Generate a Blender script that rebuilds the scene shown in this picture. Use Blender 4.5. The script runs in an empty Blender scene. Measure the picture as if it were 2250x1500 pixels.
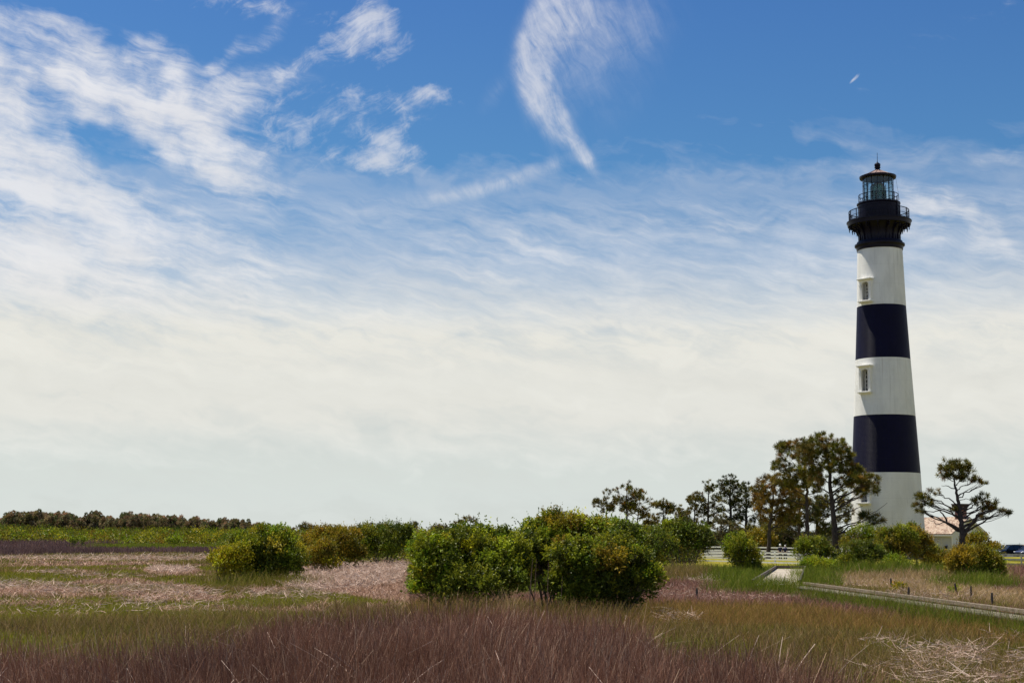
import bpy, bmesh, math, random, os
import numpy as np
from mathutils import Vector, Matrix

# ------------------------------------------------------------------ camera
F, CX, CY, H = 3200.0, 1125.0, 750.0, 2.4          # focal length in photo pixels, eye height
PITCH, ROLL = math.radians(7.72), math.radians(0.36)
SUN_AZ, SUN_EL = math.radians(-53.6), math.radians(67.0)
S = bpy.context.scene
COL = S.collection
cam_d = bpy.data.cameras.new('camera'); cam = bpy.data.objects.new('camera', cam_d); COL.objects.link(cam)
cam_d.sensor_width = 36; cam_d.lens = 36*F/2250; cam_d.clip_start = .1; cam_d.clip_end = 6000
RC = Matrix.Rotation(math.pi/2+PITCH, 3, 'X') @ Matrix.Rotation(ROLL, 3, 'Z')
cam.matrix_world = Matrix.Translation((0, 0, H)) @ RC.to_4x4()
S.camera = cam

def ray(px, py): return RC @ Vector(((px-CX)/F, (CY-py)/F, -1))
def at(px, py, D):
    r = ray(px, py); return Vector((0, 0, H)) + r*(D/r.y)
def gx(px, D): return at(px, 1190, D).x
RCn = np.array(RC)
def project(x, y, z):
    P = np.stack([x, y, z-H], -1) @ RCn            # world -> camera (R^T p)
    d = np.maximum(-P[..., 2], .01)
    return CX+F*P[..., 0]/d, CY-F*P[..., 1]/d

S.view_settings.view_transform = 'Standard'; S.view_settings.look = 'None'
S.view_settings.exposure = .5; S.view_settings.gamma = 1
S.cycles.max_bounces = 6; S.cycles.diffuse_bounces = 3; S.cycles.transparent_max_bounces = 12
S.cycles.caustics_reflective = False; S.cycles.caustics_refractive = False

# ------------------------------------------------------------------ node helper
class G:
    def __init__(s, nt): s.nt = nt; s.N = nt.nodes; s.L = nt.links; s.N.clear()
    def put(s, sock, v):
        if v is None: return
        if isinstance(v, bpy.types.NodeSocket): s.L.new(v, sock)
        else: sock.default_value = v
    def node(s, t, ins=None, out=0, **kw):
        n = s.N.new(t)
        for k, v in kw.items(): setattr(n, k, v)
        for k, v in (ins or {}).items(): s.put(n.inputs[k], v)
        return n.outputs[out] if out is not None else n
    def m(s, op, a, b=None, c=None, clamp=False):
        n = s.N.new('ShaderNodeMath'); n.operation = op; n.use_clamp = clamp
        for i, v in enumerate((a, b, c)): s.put(n.inputs[i], v)
        return n.outputs[0]
    def vm(s, op, a, b=None, sc=None):
        n = s.N.new('ShaderNodeVectorMath'); n.operation = op
        s.put(n.inputs[0], a); s.put(n.inputs[1], b)
        if sc is not None: s.put(n.inputs['Scale'], sc)
        return n.outputs[0]
    def map(s, v, loc=(0,0,0), rot=(0,0,0), scale=(1,1,1), t='POINT'):
        n = s.N.new('ShaderNodeMapping'); n.vector_type = t; s.put(n.inputs[0], v)
        n.inputs['Location'].default_value = loc; n.inputs['Rotation'].default_value = rot; n.inputs['Scale'].default_value = scale
        return n.outputs[0]
    def noise(s, v, scale=1, detail=6, rough=.55, dist=0, lac=2, out='Fac'):
        n = s.N.new('ShaderNodeTexNoise'); s.put(n.inputs['Vector'], v)
        for k, x in (('Scale', scale), ('Detail', detail), ('Roughness', rough), ('Distortion', dist), ('Lacunarity', lac)): s.put(n.inputs[k], x)
        return n.outputs[out]
    def rng(s, v, a, b, c=0., d=1., t='SMOOTHSTEP'):
        n = s.N.new('ShaderNodeMapRange'); n.interpolation_type = t
        for i, x in enumerate((v, a, b, c, d)): s.put(n.inputs[i], x)
        return n.outputs[0]
    def mix(s, f, a, b, blend='MIX'):
        n = s.N.new('ShaderNodeMix'); n.data_type = 'RGBA'; n.blend_type = blend
        s.put(n.inputs[0], f); s.put(n.inputs[6], a); s.put(n.inputs[7], b)
        return n.outputs[2]
    def ramp(s, f, stops, interp='LINEAR'):
        n = s.N.new('ShaderNodeValToRGB'); s.put(n.inputs[0], f); r = n.color_ramp; r.interpolation = interp
        while len(r.elements) < len(stops): r.elements.new(.5)
        for e, (p, c) in zip(r.elements, stops): e.position = p; e.color = (*c[:3], 1)
        return n.outputs[0]

def lin(r, g, b):
    f = lambda c: ((c/255+.055)/1.055)**2.4 if c > 10 else c/255/12.92
    return (f(r), f(g), f(b))

# ------------------------------------------------------------------ sun
sd = bpy.data.lights.new('sun', 'SUN'); sd.energy = 5.0; sd.angle = math.radians(.55); sd.color = (1, .94, .82)
sun = bpy.data.objects.new('sun', sd); COL.objects.link(sun)
SUNV = Vector((math.sin(SUN_AZ)*math.cos(SUN_EL), math.cos(SUN_AZ)*math.cos(SUN_EL), math.sin(SUN_EL)))
sun.rotation_euler = SUNV.to_track_quat('Z', 'Y').to_euler()
sun.location = (0, 0, 80)

# ------------------------------------------------------------------ sky: Nishita behind cirrus laid out by direction (azimuth, elevation)
world = bpy.data.worlds.new('World'); S.world = world; world.use_nodes = True
g = G(world.node_tree)
sky = g.node('ShaderNodeTexSky', sky_type='NISHITA', sun_disc=False, sun_elevation=SUN_EL, sun_rotation=SUN_AZ, altitude=0, air_density=1., dust_density=.6, ozone_density=2.5)
d = g.node('ShaderNodeTexCoord', out=0)
sep = g.node('ShaderNodeSeparateXYZ', {0: d}, out=None)
DEG = 180/math.pi
az = g.m('MULTIPLY', g.m('ARCTAN2', sep.outputs[0], sep.outputs[1]), DEG)
el = g.m('MULTIPLY', g.m('ARCSINE', sep.outputs[2]), DEG)
P = g.node('ShaderNodeCombineXYZ', {0: az, 1: el, 2: 0.0})
def ae(px, py):
    r = ray(px, py).normalized(); return math.atan2(r.x, r.y)*DEG, math.asin(r.z)*DEG
K = 55.8
def warp(v, scale, amp, detail=3):
    n = g.noise(v, scale, detail, .5, out='Color')
    return g.vm('ADD', v, g.vm('SCALE', g.vm('SUBTRACT', n, (.5, .5, .5)), sc=amp))
P1 = warp(P, .3, 3.2)                  # big wobble for the edges
P2 = warp(P, .7, .7, 2)
def blobs(v, lst, quad=True):
    tot = None
    for (px, py, rx, ry, ang, amp) in lst:
        a, e = ae(px, py)
        mp = g.map(v, (a, e, 0), (0, 0, math.radians(-ang)), (rx/K, ry/K, 1), 'TEXTURE')
        b = g.node('ShaderNodeTexGradient', {0: mp}, out=1, gradient_type='QUADRATIC_SPHERE' if quad else 'SPHERICAL')
        tot = g.m('MULTIPLY', b, amp) if tot is None else g.m('MULTIPLY_ADD', b, amp, tot)
    return tot
def streak(v, ang, along, across, detail=8, rough=.6, dist=.3, off=0):
    # noise drawn out along a direction (ang degrees, clockwise on the picture); sizes in degrees
    mp = g.map(v, (off, off*.7, off), (0, 0, math.radians(ang)), (1, 1, 1))
    mp = g.vm('MULTIPLY', mp, (1/along, 1/across, 1))
    return g.noise(mp, 1, detail, rough, dist)
sA = streak(P2, 13, 4.6, .72, 12, .66, .25)               # fibrous streaks falling to the right
sB = streak(P1, 7, 10, 1.3, 6, .55, .2, 13)               # long bands
sC = streak(P2, -28, 2.2, .55, 12, .66, .5, 31)             # rising streaks
sD = g.noise(P2, .8, 12, .68, .4)                         # fluff
sE = streak(warp(P, .35, 1.6, 2), 60, 3.4, .5, 12, .68, .25, 57)               # plume fibres (steep)
sF = streak(P2, 11, 1.3, .2, 8, .68, .5, 91)                # fine combed detail
# 1 upper-left mass
L1 = blobs(P1, [(20,150,430,170,10,1.0),(0,390,440,250,14,1.15),(200,420,330,110,22,.55),(370,235,360,150,20,.85),(480,360,240,84,24,.85),
                (260,540,560,150,8,.55),(560,215,200,80,-30,.5),(60,640,700,160,5,.8),(480,130,260,36,-27,.5),(230,75,260,60,8,.35)], False)
holes = blobs(P1, [(165,290,130,50,25,.75),(290,345,170,52,22,1.0),(30,440,150,34,8,.6),(95,245,60,40,10,.3),(430,70,240,80,10,.4),(150,12,300,42,4,.7),(620,330,110,110,0,.5)], False)
nA = g.m('ADD', g.m('ADD', g.m('MULTIPLY', sA, 1.0), g.m('MULTIPLY', sD, .5)), g.m('MULTIPLY', sF, .3))
dL = g.m('SUBTRACT', g.m('ADD', L1, g.m('MULTIPLY_ADD', nA, 2.3, -2.16)), holes)
aL = g.m('MULTIPLY', g.rng(dL, -.32, 1.35), g.rng(L1, .03, .32, 0., .9))
# 2 fluff patches, upper middle
L2 = blobs(P2, [(825,60,110,120,-50,.95),(720,95,190,36,-38,.6),(520,8,330,40,2,.65),(950,207,90,34,5,.85),(870,240,170,60,10,.6),
                (860,325,130,50,25,.85),(820,362,110,34,15,.8),(755,110,50,90,70,.4),(730,225,50,120,60,.45),(1878,172,20,6,-22,.95),(700,330,260,110,0,.35),(600,250,170,120,-60,.4)], False)
nB = g.m('ADD', g.m('MULTIPLY', sC, .9), g.m('MULTIPLY', sD, .9))
aF = g.m('MULTIPLY', g.rng(L2, .02, .3, 0., .72), g.rng(g.m('ADD', L2, g.m('MULTIPLY_ADD', nB, 1.9, -2.05)), -.1, .95))
# 3 the plume
PP = warp(P, .5, .5, 3)
L3 = blobs(PP, [(1235,15,90,110,25,.55),(1185,90,80,140,22,.75),(1165,160,50,140,2,.85),(1195,220,48,120,-24,.8),(1240,285,36,110,-30,.9),(1286,348,22,75,-34,.95),(1215,320,30,120,-8,.4),(1215,140,90,180,5,.3),
                (1310,130,200,220,10,.45),(1340,40,240,120,0,.4),(1120,395,230,26,-17,.75),(980,430,260,30,-8,.6),(1085,200,34,80,35,.35)], False)
aP = g.m('MULTIPLY', g.rng(g.m('MULTIPLY', g.m('MINIMUM', L3, 1.0), g.m('MULTIPLY_ADD', g.m('ADD', g.m('MULTIPLY', sE, .55), g.m('MULTIPLY', sD, .45)), 3.0, -.72)), .03, 1.3), .74)
# 4 veil: by elevation with banded edges
def E(py): return ae(1500, py)[1]
elw = g.m('ADD', el, g.m('MULTIPLY_ADD', sB, 6.5, -3.25))
elw = g.m('ADD', elw, g.m('MULTIPLY_ADD', sA, 3.0, -1.5))
veil = g.ramp(g.rng(elw, 0, 16, 0, 1, 'LINEAR'), [(0, (.93,)*3), (E(1120)/16, (.93,)*3), (E(1035)/16, (.84,)*3), (E(900)/16, (1,)*3), (E(720)/16, (.97,)*3), (E(620)/16, (.68,)*3), (E(530)/16, (.46,)*3), (E(450)/16, (.32,)*3), (E(385)/16, (.10,)*3), (min(1, E(330)/16), (.0,)*3)])
vmod = g.rng(g.m('ADD', g.m('MULTIPLY_ADD', sB, .55, g.m('MULTIPLY', sA, .65)), g.m('MULTIPLY_ADD', sF, .10, -.05)), .42, .8, -.42, .42, 'LINEAR')
vw = g.rng(el, E(860), E(640), 0.04, 1.)
veil = g.m('ADD', veil, g.m('MULTIPLY', g.m('MULTIPLY', vmod, vw), g.rng(el, E(370), E(480), 0., 1.)), clamp=True)
# 5 brighter patches inside the veil
L5 = blobs(P1, [(2150,540,300,60,24,1.0),(2060,460,200,50,28,.7),(1760,385,360,40,-6,.6),(1080,560,400,60,4,.5),(1750,590,400,50,0,.5),(300,640,700,90,8,.6),(1300,720,900,60,2,.5),
                (2230,340,260,36,-8,.5),(1950,150,330,36,-30,.22),(2200,20,200,26,-30,.25),(1500,480,700,60,-4,.35)], False)
a5 = g.m('MULTIPLY', g.rng(L5, .0, .3, 0., .75), g.rng(g.m('ADD', L5, g.m('MULTIPLY_ADD', nA, 1.7, -1.8)), -.1, 1.1))
inv = lambda a: g.m('SUBTRACT', 1.0, a)
trans = inv(veil)
for a in (aL, aF, aP, a5): trans = g.m('MULTIPLY', trans, inv(a))
alpha = inv(trans)
# tone of the clouds: white high up, cream in the thick bank, cooler near the horizon
tone = g.ramp(g.rng(el, 0, 24, 0, 1, 'LINEAR'), [(0, lin(217,223,220)), (E(1090)/24, lin(219,225,222)), (E(930)/24, lin(227,227,220)), (E(740)/24, lin(231,230,222)), (E(560)/24, lin(214,219,227)), (E(300)/24, lin(226,227,233))])
white = g.m('ADD', g.m('MULTIPLY', aL, .55), g.m('MULTIPLY', a5, .45))
tone = g.mix(g.m('MULTIPLY', white, g.rng(el, E(760), E(640), 0., 1.)), tone, (*lin(243,241,240), 1))
# haze outside the view is brightened, an added fill for the shaded sides
back = g.rng(g.m('ABSOLUTE', az), 60, 110, 1., 1.3)
shade = g.rng(g.m('ADD', sB, g.m('MULTIPLY', sA, .4)), .45, .95, .94, 1.04, 'LINEAR')
tone = g.vm('SCALE', tone, sc=g.m('MULTIPLY', shade, back))
SKYS = .1
tone10 = g.vm('SCALE', tone, sc=1/SKYS/2**.5)
grade = g.ramp(g.rng(el, 0, 24, 0, 1, 'LINEAR'), [(0, (.62,.66,.64)), (.35, (.36,.55,.66)), (.6, (.30,.53,.68)), (1, (.24,.44,.70))])
blue = g.mix(1.0, sky, grade, 'MULTIPLY')
col = g.mix(alpha, blue, tone10)
bg = g.node('ShaderNodeBackground', {0: col, 1: SKYS})
g.L.new(bg, g.node('ShaderNodeOutputWorld', out=None).inputs[0])
world.cycles.sampling_method = 'MANUAL'; world.cycles.sample_map_resolution = 512
# ------------------------------------------------------------------ materials
def mat(name, color=(.5,.5,.5), rough=.6, metal=0, noise=0, nscale=8, bump=0, bscale=30, build=None, spec=.5):
    m = bpy.data.materials.new(name); m.use_nodes = True; g = G(m.node_tree)
    out = g.node('ShaderNodeOutputMaterial', out=None)
    p = g.node('ShaderNodeBsdfPrincipled', out=None)
    p.inputs['Roughness'].default_value = rough; p.inputs['Metallic'].default_value = metal
    p.inputs['Specular IOR Level'].default_value = spec
    g.L.new(p.outputs[0], out.inputs[0])
    tc = g.node('ShaderNodeTexCoord', out=3)
    c = (*color, 1)
    if noise:
        n = g.noise(tc, nscale, 5, .6)
        lo = tuple(x*(1-noise) for x in color); hi = tuple(min(1, x*(1+noise)) for x in color)
        c = g.ramp(n, [(.3, lo), (.7, hi)])
    g.put(p.inputs['Base Color'], c)
    if bump:
        b = g.node('ShaderNodeBump', {'Strength': bump, 'Distance': .02, 'Height': g.noise(tc, bscale, 4)}, out=0)
        g.L.new(b, p.inputs['Normal'])
    if build: build(g, p, tc, out)
    return m

def foliage_mat(name, rough=.55, transl=.3, spec=.35):
    # colour of every leaf / blade comes from its own attribute (natural variation of the plant)
    m = bpy.data.materials.new(name); m.use_nodes = True; g = G(m.node_tree)
    out = g.node('ShaderNodeOutputMaterial', out=None)
    c = g.node('ShaderNodeAttribute', out=0, attribute_name='Col')
    p = g.node('ShaderNodeBsdfPrincipled', {'Base Color': c, 'Roughness': rough, 'Specular IOR Level': spec})
    t = g.node('ShaderNodeBsdfTranslucent', {'Color': c})
    s = g.node('ShaderNodeMixShader', {0: transl, 1: p, 2: t})
    g.L.new(s, out.inputs[0]); return m

LEAF = foliage_mat('leaf_foliage', .5, .34, .22)
NEEDLE = foliage_mat('pine_needles', .6, .25, .15)
GRASS = foliage_mat('grass_blades', .7, .3, .1)
DRY = foliage_mat('dry_reed', .75, .18, .12)

def bark_b(g, p, tc, out):
    n = g.noise(g.vm('MULTIPLY', tc, (9, 9, 2.2)), 1.6, 6, .65)
    g.put(p.inputs['Base Color'], g.ramp(n, [(.3, (.022,.018,.015)), (.55, (.07,.056,.048)), (.75, (.14,.115,.1))]))
    b = g.node('ShaderNodeBump', {'Strength': .8, 'Distance': .05, 'Height': n}); g.L.new(b, p.inputs['Normal'])
BARK = mat('pine_bark', rough=.9, build=bark_b, spec=.1)
TWIG = mat('grey_twig', (.13,.105,.085), .9, noise=.4, nscale=6, spec=.1)

# ------------------------------------------------------------------ mesh helpers
def link(o, parent=None):
    COL.objects.link(o)
    if parent is not None: o.parent = parent
    return o
def tag(o, label=None, cat=None, group=None, kind=None):
    if label: o['label'] = label
    if cat: o['category'] = cat
    if group: o['group'] = group
    if kind: o['kind'] = kind
    return o
def empty(name, loc=(0,0,0), rz=0, parent=None):
    o = bpy.data.objects.new(name, None); o.location = loc; o.rotation_euler = (0, 0, rz); o.empty_display_size = .3
    return link(o, parent)

def np_mesh(name, V, Fc, mats, col=None, mi=None, smooth=False):
    """V (n,3); Fc (m,k) all faces with k corners"""
    me = bpy.data.meshes.new(name); V = np.ascontiguousarray(V, dtype=np.float32); Fc = np.ascontiguousarray(Fc, dtype=np.int32)
    n, m, k = len(V), len(Fc), Fc.shape[1]
    me.vertices.add(n); me.vertices.foreach_set('co', V.ravel())
    me.loops.add(m*k); me.loops.foreach_set('vertex_index', Fc.ravel())
    me.polygons.add(m); me.polygons.foreach_set('loop_start', np.arange(0, m*k, k, dtype=np.int32))
    me.polygons.foreach_set('loop_total', np.full(m, k, dtype=np.int32))
    if mi is not None: me.polygons.foreach_set('material_index', np.asarray(mi, dtype=np.int32))
    if smooth: me.polygons.foreach_set('use_smooth', np.ones(m, dtype=bool))
    if col is not None:
        a = me.attributes.new('Col', 'FLOAT_COLOR', 'POINT'); c = np.ones((n, 4), dtype=np.float32); c[:, :3] = col
        a.data.foreach_set('color', c.ravel())
    for x in (mats if isinstance(mats, (list, tuple)) else [mats]): me.materials.append(x)
    me.update(calc_edges=True); me.validate()
    return me
def np_obj(name, V, Fc, mats, parent=None, **kw):
    return link(bpy.data.objects.new(name, np_mesh(name, V, Fc, mats, **kw)), parent)

class MB:
    """collects simple solids and builds ONE mesh"""
    def __init__(s): s.v = []; s.f = []; s.mi = []
    def add(s, vs, fs, mi=0):
        b = len(s.v); s.v += [tuple(v) for v in vs]; s.f += [tuple(b+i for i in f) for f in fs]; s.mi += [mi]*len(fs)
    def box(s, lo, hi, M=None, mi=0):
        x0,y0,z0 = lo; x1,y1,z1 = hi
        vs = [(x0,y0,z0),(x1,y0,z0),(x1,y1,z0),(x0,y1,z0),(x0,y0,z1),(x1,y0,z1),(x1,y1,z1),(x0,y1,z1)]
        if M is not None: vs = [M @ Vector(v) for v in vs]
        s.add(vs, [(0,3,2,1),(4,5,6,7),(0,1,5,4),(1,2,6,5),(2,3,7,6),(3,0,4,7)], mi); return s
    def lathe(s, prof, n=48, mi=0, closed=False, a0=0):
        vs = [(r*math.cos(a0+2*math.pi*i/n), r*math.sin(a0+2*math.pi*i/n), z) for r, z in prof for i in range(n)]
        k = len(prof); fs = []
        for j in range(k if closed else k-1):
            a, b = j*n, ((j+1) % k)*n
            fs += [(a+i, a+(i+1) % n, b+(i+1) % n, b+i) for i in range(n)]
        s.add(vs, fs, mi); return s
    def tube(s, pts, r, n=6, mi=0, cap=True):
        V_, F_ = tube(pts, r, n); s.add(V_.tolist(), F_.tolist(), mi)
        if cap:
            b = len(s.v)-len(V_); k = len(V_)//n
            s.f += [tuple(b+i for i in range(n))[::-1], tuple(b+(k-1)*n+i for i in range(n))]; s.mi += [mi, mi]
        return s
    def prism(s, poly, y0, y1, M=None, mi=0):
        """polygon in local x,z extruded along local y"""
        n = len(poly); vs = [(x, y0, z) for x, z in poly]+[(x, y1, z) for x, z in poly]
        if M is not None: vs = [M @ Vector(v) for v in vs]
        s.add(vs, [tuple(range(n)), tuple(range(2*n-1, n-1, -1))]+[(i, i+n, (i+1) % n+n, (i+1) % n) for i in range(n)], mi); return s
    def mesh(s, name, mats, smooth=False, bevel=0):
        me = bpy.data.meshes.new(name); me.from_pydata(s.v, [], s.f)
        for x in (mats if isinstance(mats, (list, tuple)) else [mats]): me.materials.append(x)
        me.polygons.foreach_set('material_index', s.mi)
        bm = bmesh.new(); bm.from_mesh(me); bmesh.ops.recalc_face_normals(bm, faces=bm.faces)
        if bevel: bmesh.ops.bevel(bm, geom=list(bm.edges), offset=bevel, segments=1, affect='EDGES', profile=.5)
        bm.to_mesh(me); bm.free()
        if smooth:
            me.polygons.foreach_set('use_smooth', [True]*len(me.polygons))
            try: me.set_sharp_from_angle(angle=math.radians(35))
            except Exception: pass
        me.update(); return me
    def obj(s, name, mats, parent=None, smooth=False, bevel=0):
        return link(bpy.data.objects.new(name, s.mesh(name, mats, smooth, bevel)), parent)

def tube(pts, radii, n=6):
    P = np.array([tuple(p) for p in pts], dtype=float); k = len(P)
    R = np.full(k, radii, dtype=float) if np.isscalar(radii) else np.array(radii, dtype=float)
    T = np.gradient(P, axis=0); T /= np.linalg.norm(T, axis=1)[:, None]+1e-9
    ref = np.array([0, 0, 1.]) if abs(T[:, 2]).mean() < .8 else np.array([1., 0, 0])
    A = np.cross(T, ref); A /= np.linalg.norm(A, axis=1)[:, None]+1e-9; B = np.cross(T, A)
    th = np.arange(n)*2*math.pi/n
    V_ = (P[:, None]+R[:, None, None]*(A[:, None]*np.cos(th)[None, :, None]+B[:, None]*np.sin(th)[None, :, None])).reshape(-1, 3)
    F_ = [[j*n+i, j*n+(i+1) % n, (j+1)*n+(i+1) % n, (j+1)*n+i] for j in range(k-1) for i in range(n)]
    return V_, np.array(F_, dtype=int)
class TB:
    """many tubes in one quad mesh"""
    def __init__(s): s.V = []; s.F = []; s.n = 0
    def add(s, pts, r, n=5):
        V_, F_ = tube(pts, r, n); s.V.append(V_); s.F.append(F_+s.n); s.n += len(V_)
    def obj(s, name, m, parent): return np_obj(name, np.concatenate(s.V), np.concatenate(s.F), m, parent, smooth=True)
def bez(a, b, c, k=6):
    a, b, c = Vector(a), Vector(b), Vector(c)
    return [a*(1-t)**2+b*2*t*(1-t)+c*t*t for t in [i/(k-1) for i in range(k)]]

def ground_z(x, y):
    """marsh at 0, the mown upland round the lighthouse .35 m higher"""
    x = np.asarray(x, float); y = np.asarray(y, float)
    t = np.clip((y-104-np.clip((8-x)*1.2, 0, 60))/26, 0, 1); t = t*t*(3-2*t)
    return .36*t+.05*np.sin(x*.21+y*.13)*np.sin(y*.17-x*.07)*np.clip((y-8)/40, 0, 1)
def gz(x, y): return float(ground_z(x, y))
# ------------------------------------------------------------------ lighthouse
DT = 176.0
tc_ = at(1943, 900, DT); TX = tc_.x; TG = gz(TX, DT)
def TZ(py): return at(1940, py, DT).z-TG
def TR(py, half):                                   # pixel half width -> radius
    z = TZ(py)+TG; depth = DT*math.cos(PITCH)+(z-H)*math.sin(PITCH)
    return half*depth/F*.972
def paint_b(base, warm=.0):
    def b(g, p, tc, out):
        s = g.node('ShaderNodeSeparateXYZ', {0: tc}, out=None)
        ang = g.m('MULTIPLY', g.m('ARCTAN2', s.outputs[1], s.outputs[0]), 3.6)
        v = g.node('ShaderNodeCombineXYZ', {0: ang, 1: s.outputs[2], 2: 0.0})
        br = g.node('ShaderNodeTexBrick', {'Vector': v, 'Scale': 1.0, 'Mortar Size': .018, 'Mortar Smooth': .4, 'Brick Width': .42, 'Row Height': .145, 'Color1': (1,1,1,1), 'Color2': (.82,.82,.82,1), 'Mortar': (0,0,0,1)})
        n = g.noise(v, 5, 6, .6); big = g.noise(g.vm('MULTIPLY', v, (.6, .22, 1)), 1, 6, .62)
        streaks = g.noise(g.vm('MULTIPLY', v, (2.4, .12, 1)), 1, 5, .6)
        h = g.m('ADD', g.m('MULTIPLY', br, .6), g.m('MULTIPLY', n, .9))
        bp = g.node('ShaderNodeBump', {'Strength': .9, 'Distance': .035, 'Height': h}); g.L.new(bp, p.inputs['Normal'])
        a = g.mix(g.rng(big, .35, .7), (*base, 1), (*[c*(.84 if warm else .7) for c in base], 1))
        a = g.mix(g.m('MULTIPLY', g.rng(streaks, .56, .78), .35 if warm else .2), a, (*( (.36,.34,.29) if warm else [c*2.2 for c in base]), 1))
        # seams where the rendered sections of whitewash meet
        seam = g.m('LESS_THAN', g.m('FRACT', g.m('MULTIPLY', s.outputs[2], 1/2.35)), .012)
        a = g.mix(g.m('MULTIPLY', seam, .22 if warm else .5), a, (.3,.29,.27,1) if warm else (.012,.012,.022,1))
        if warm:                                   # rust and damp runs below the gallery and the sills
            run = g.noise(g.vm('MULTIPLY', v, (3.2, .07, 1)), 1, 4, .6)
            a = g.mix(g.m('MULTIPLY', g.rng(run, .62, .74), .28), a, (.30,.22,.14,1))
        g.put(p.inputs['Base Color'], a)
    return b
WHITE = mat('whitewashed_brick', rough=.75, build=paint_b((.80,.79,.74), 1))
NAVY = mat('black_painted_brick', rough=.5, build=paint_b((.0028,.0022,.022)), spec=.13)
TRIM = mat('white_window_trim', (.74,.72,.66), .6, noise=.06, nscale=3, bump=.2)
IRON = mat('black_painted_iron', (.0036,.0026,.011), .42, noise=.35, nscale=2.5, bump=.15, bscale=12, spec=.16)
STONE = mat('grey_granite', (.26,.25,.25), .8, noise=.25, nscale=3, bump=.5, bscale=9)
ROOFC = mat('weathered_roof_metal', (.20,.12,.10), .55, noise=.4, nscale=2.2, bump=.2)
DARKG = mat('dark_window_glass', (.006,.007,.009), .15)
def glass_b(g, p, tc, out):
    t = g.node('ShaderNodeBsdfTransparent', {'Color': (.80,.90,.90,1)}); gl = g.node('ShaderNodeBsdfGlossy', {'Roughness': .04, 'Color': (.9,.95,.95,1)})
    f = g.node('ShaderNodeFresnel', {'IOR': 1.5})
    g.L.new(g.node('ShaderNodeMixShader', {0: g.m('MINIMUM', g.m('ADD', f, .02), .5), 1: t, 2: gl}), out.inputs[0])
GLASS = mat('lantern_glass', build=glass_b)
def lens_b(g, p, tc, out):
    t = g.node('ShaderNodeBsdfTransparent', {'Color': (.35,.52,.47,1)}); gl = g.node('ShaderNodeBsdfGlossy', {'Roughness': .18, 'Color': (.65,.85,.78,1)})
    df = g.node('ShaderNodeBsdfDiffuse', {'Color': (.10,.16,.14,1)})
    a = g.node('ShaderNodeMixShader', {0: .45, 1: t, 2: gl}); b = g.node('ShaderNodeMixShader', {0: .35, 1: a, 2: df})
    g.L.new(b, out.inputs[0])
LENS = mat('green_lens_glass', build=lens_b)
CEIL = mat('lantern_ceiling_paint', (.11,.085,.07), .7, noise=.2, nscale=2)

LH = empty('lighthouse', (TX, DT, TG))
tag(LH, 'tall brick lighthouse painted in black and white horizontal bands with a glazed lantern', 'lighthouse')
# the wall: closed frustum, five bands, window recesses cut in
bands = [(1177, 82), (1040, 75.5), (915, 68), (791, 60.5), (675, 54), (549, 49.5)]
zs = [(TZ(py), TR(py, hw)) for py, hw in bands]
zb, zt = zs[0][0], zs[-1][0]
FW = Vector((-TX, -DT, 0)).normalized(); LF = Vector((FW.y, -FW.x, 0))
if LF.x > 0: LF = -LF
def wall_r(z):
    for (z0, r0), (z1, r1) in zip(zs, zs[1:]):
        if z <= z1: return r0+(r1-r0)*(z-z0)/(z1-z0)
    return zs[-1][1]
bm = bmesh.new(); NS = 120
prof = []
for i, ((z0, r0), (z1, r1)) in enumerate(zip(zs, zs[1:])):
    for k in range(3): prof.append((r0+(r1-r0)*k/3, z0+(z1-z0)*k/3, i))
prof.append((zs[-1][1], zt, 4))
rings = [[bm.verts.new((r*math.cos(2*math.pi*j/NS), r*math.sin(2*math.pi*j/NS), z)) for j in range(NS)] for r, z, _ in prof]
for a in range(len(prof)-1):
    for j in range(NS):
        f = bm.faces.new((rings[a][j], rings[a][(j+1) % NS], rings[a+1][(j+1) % NS], rings[a+1][j])); f.material_index = prof[a][2] % 2
bm.faces.new(rings[0][::-1]); bm.faces.new(rings[-1])
wm = bpy.data.meshes.new('tower_wall'); bm.to_mesh(wm); bm.free(); wm.materials.append(WHITE); wm.materials.append(NAVY)
wall = link(bpy.data.objects.new('tower_wall', wm), LH)
phi = math.radians(37)
n_ = (FW*math.cos(phi)+LF*math.sin(phi)).normalized(); t_ = Vector((0, 0, 1)).cross(n_)     # t_: to the right seen from outside
wins = [(618, 668), (807, 866), (1058, 1107)]
cut = MB(); frames = []
for (pt, pb) in wins:
    zt_, zb_ = TZ(pt), TZ(pb); zm = (zt_+zb_)/2; R = wall_r(zm); hh = zt_-zb_
    tilt = 0.0
    M = Matrix.Translation(n_*R+Vector((0, 0, zb_))) @ Matrix((( t_.x, n_.x, 0, 0), (t_.y, n_.y, 0, 0), (0, 0, 1, 0), (0, 0, 0, 1)))
    w = .50; oh = hh*.86
    arch = [(-w, .12), (w, .12)]+[(w*math.cos(a), oh-.28+.26*math.sin(a)) for a in [math.pi*i/10 for i in range(11)]]
    cut.prism(arch, -.66, 1.2, M); frames.append((M, w, oh, hh, arch))
cutter = bpy.data.objects.new('cutter', cut.mesh('cutter', WHITE)); COL.objects.link(cutter); cutter.parent = LH
bo = wall.modifiers.new('b', 'BOOLEAN'); bo.operation = 'DIFFERENCE'; bo.object = cutter; bo.solver = 'EXACT'
bpy.context.view_layer.update()
dg = bpy.context.evaluated_depsgraph_get()
nm = bpy.data.meshes.new_from_object(wall.evaluated_get(dg)); wall.modifiers.clear(); wall.data = nm; nm.name = 'tower_wall'
bpy.data.objects.remove(cutter)
for p in nm.polygons: p.use_smooth = True
nm.set_sharp_from_angle(angle=math.radians(30))
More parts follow.
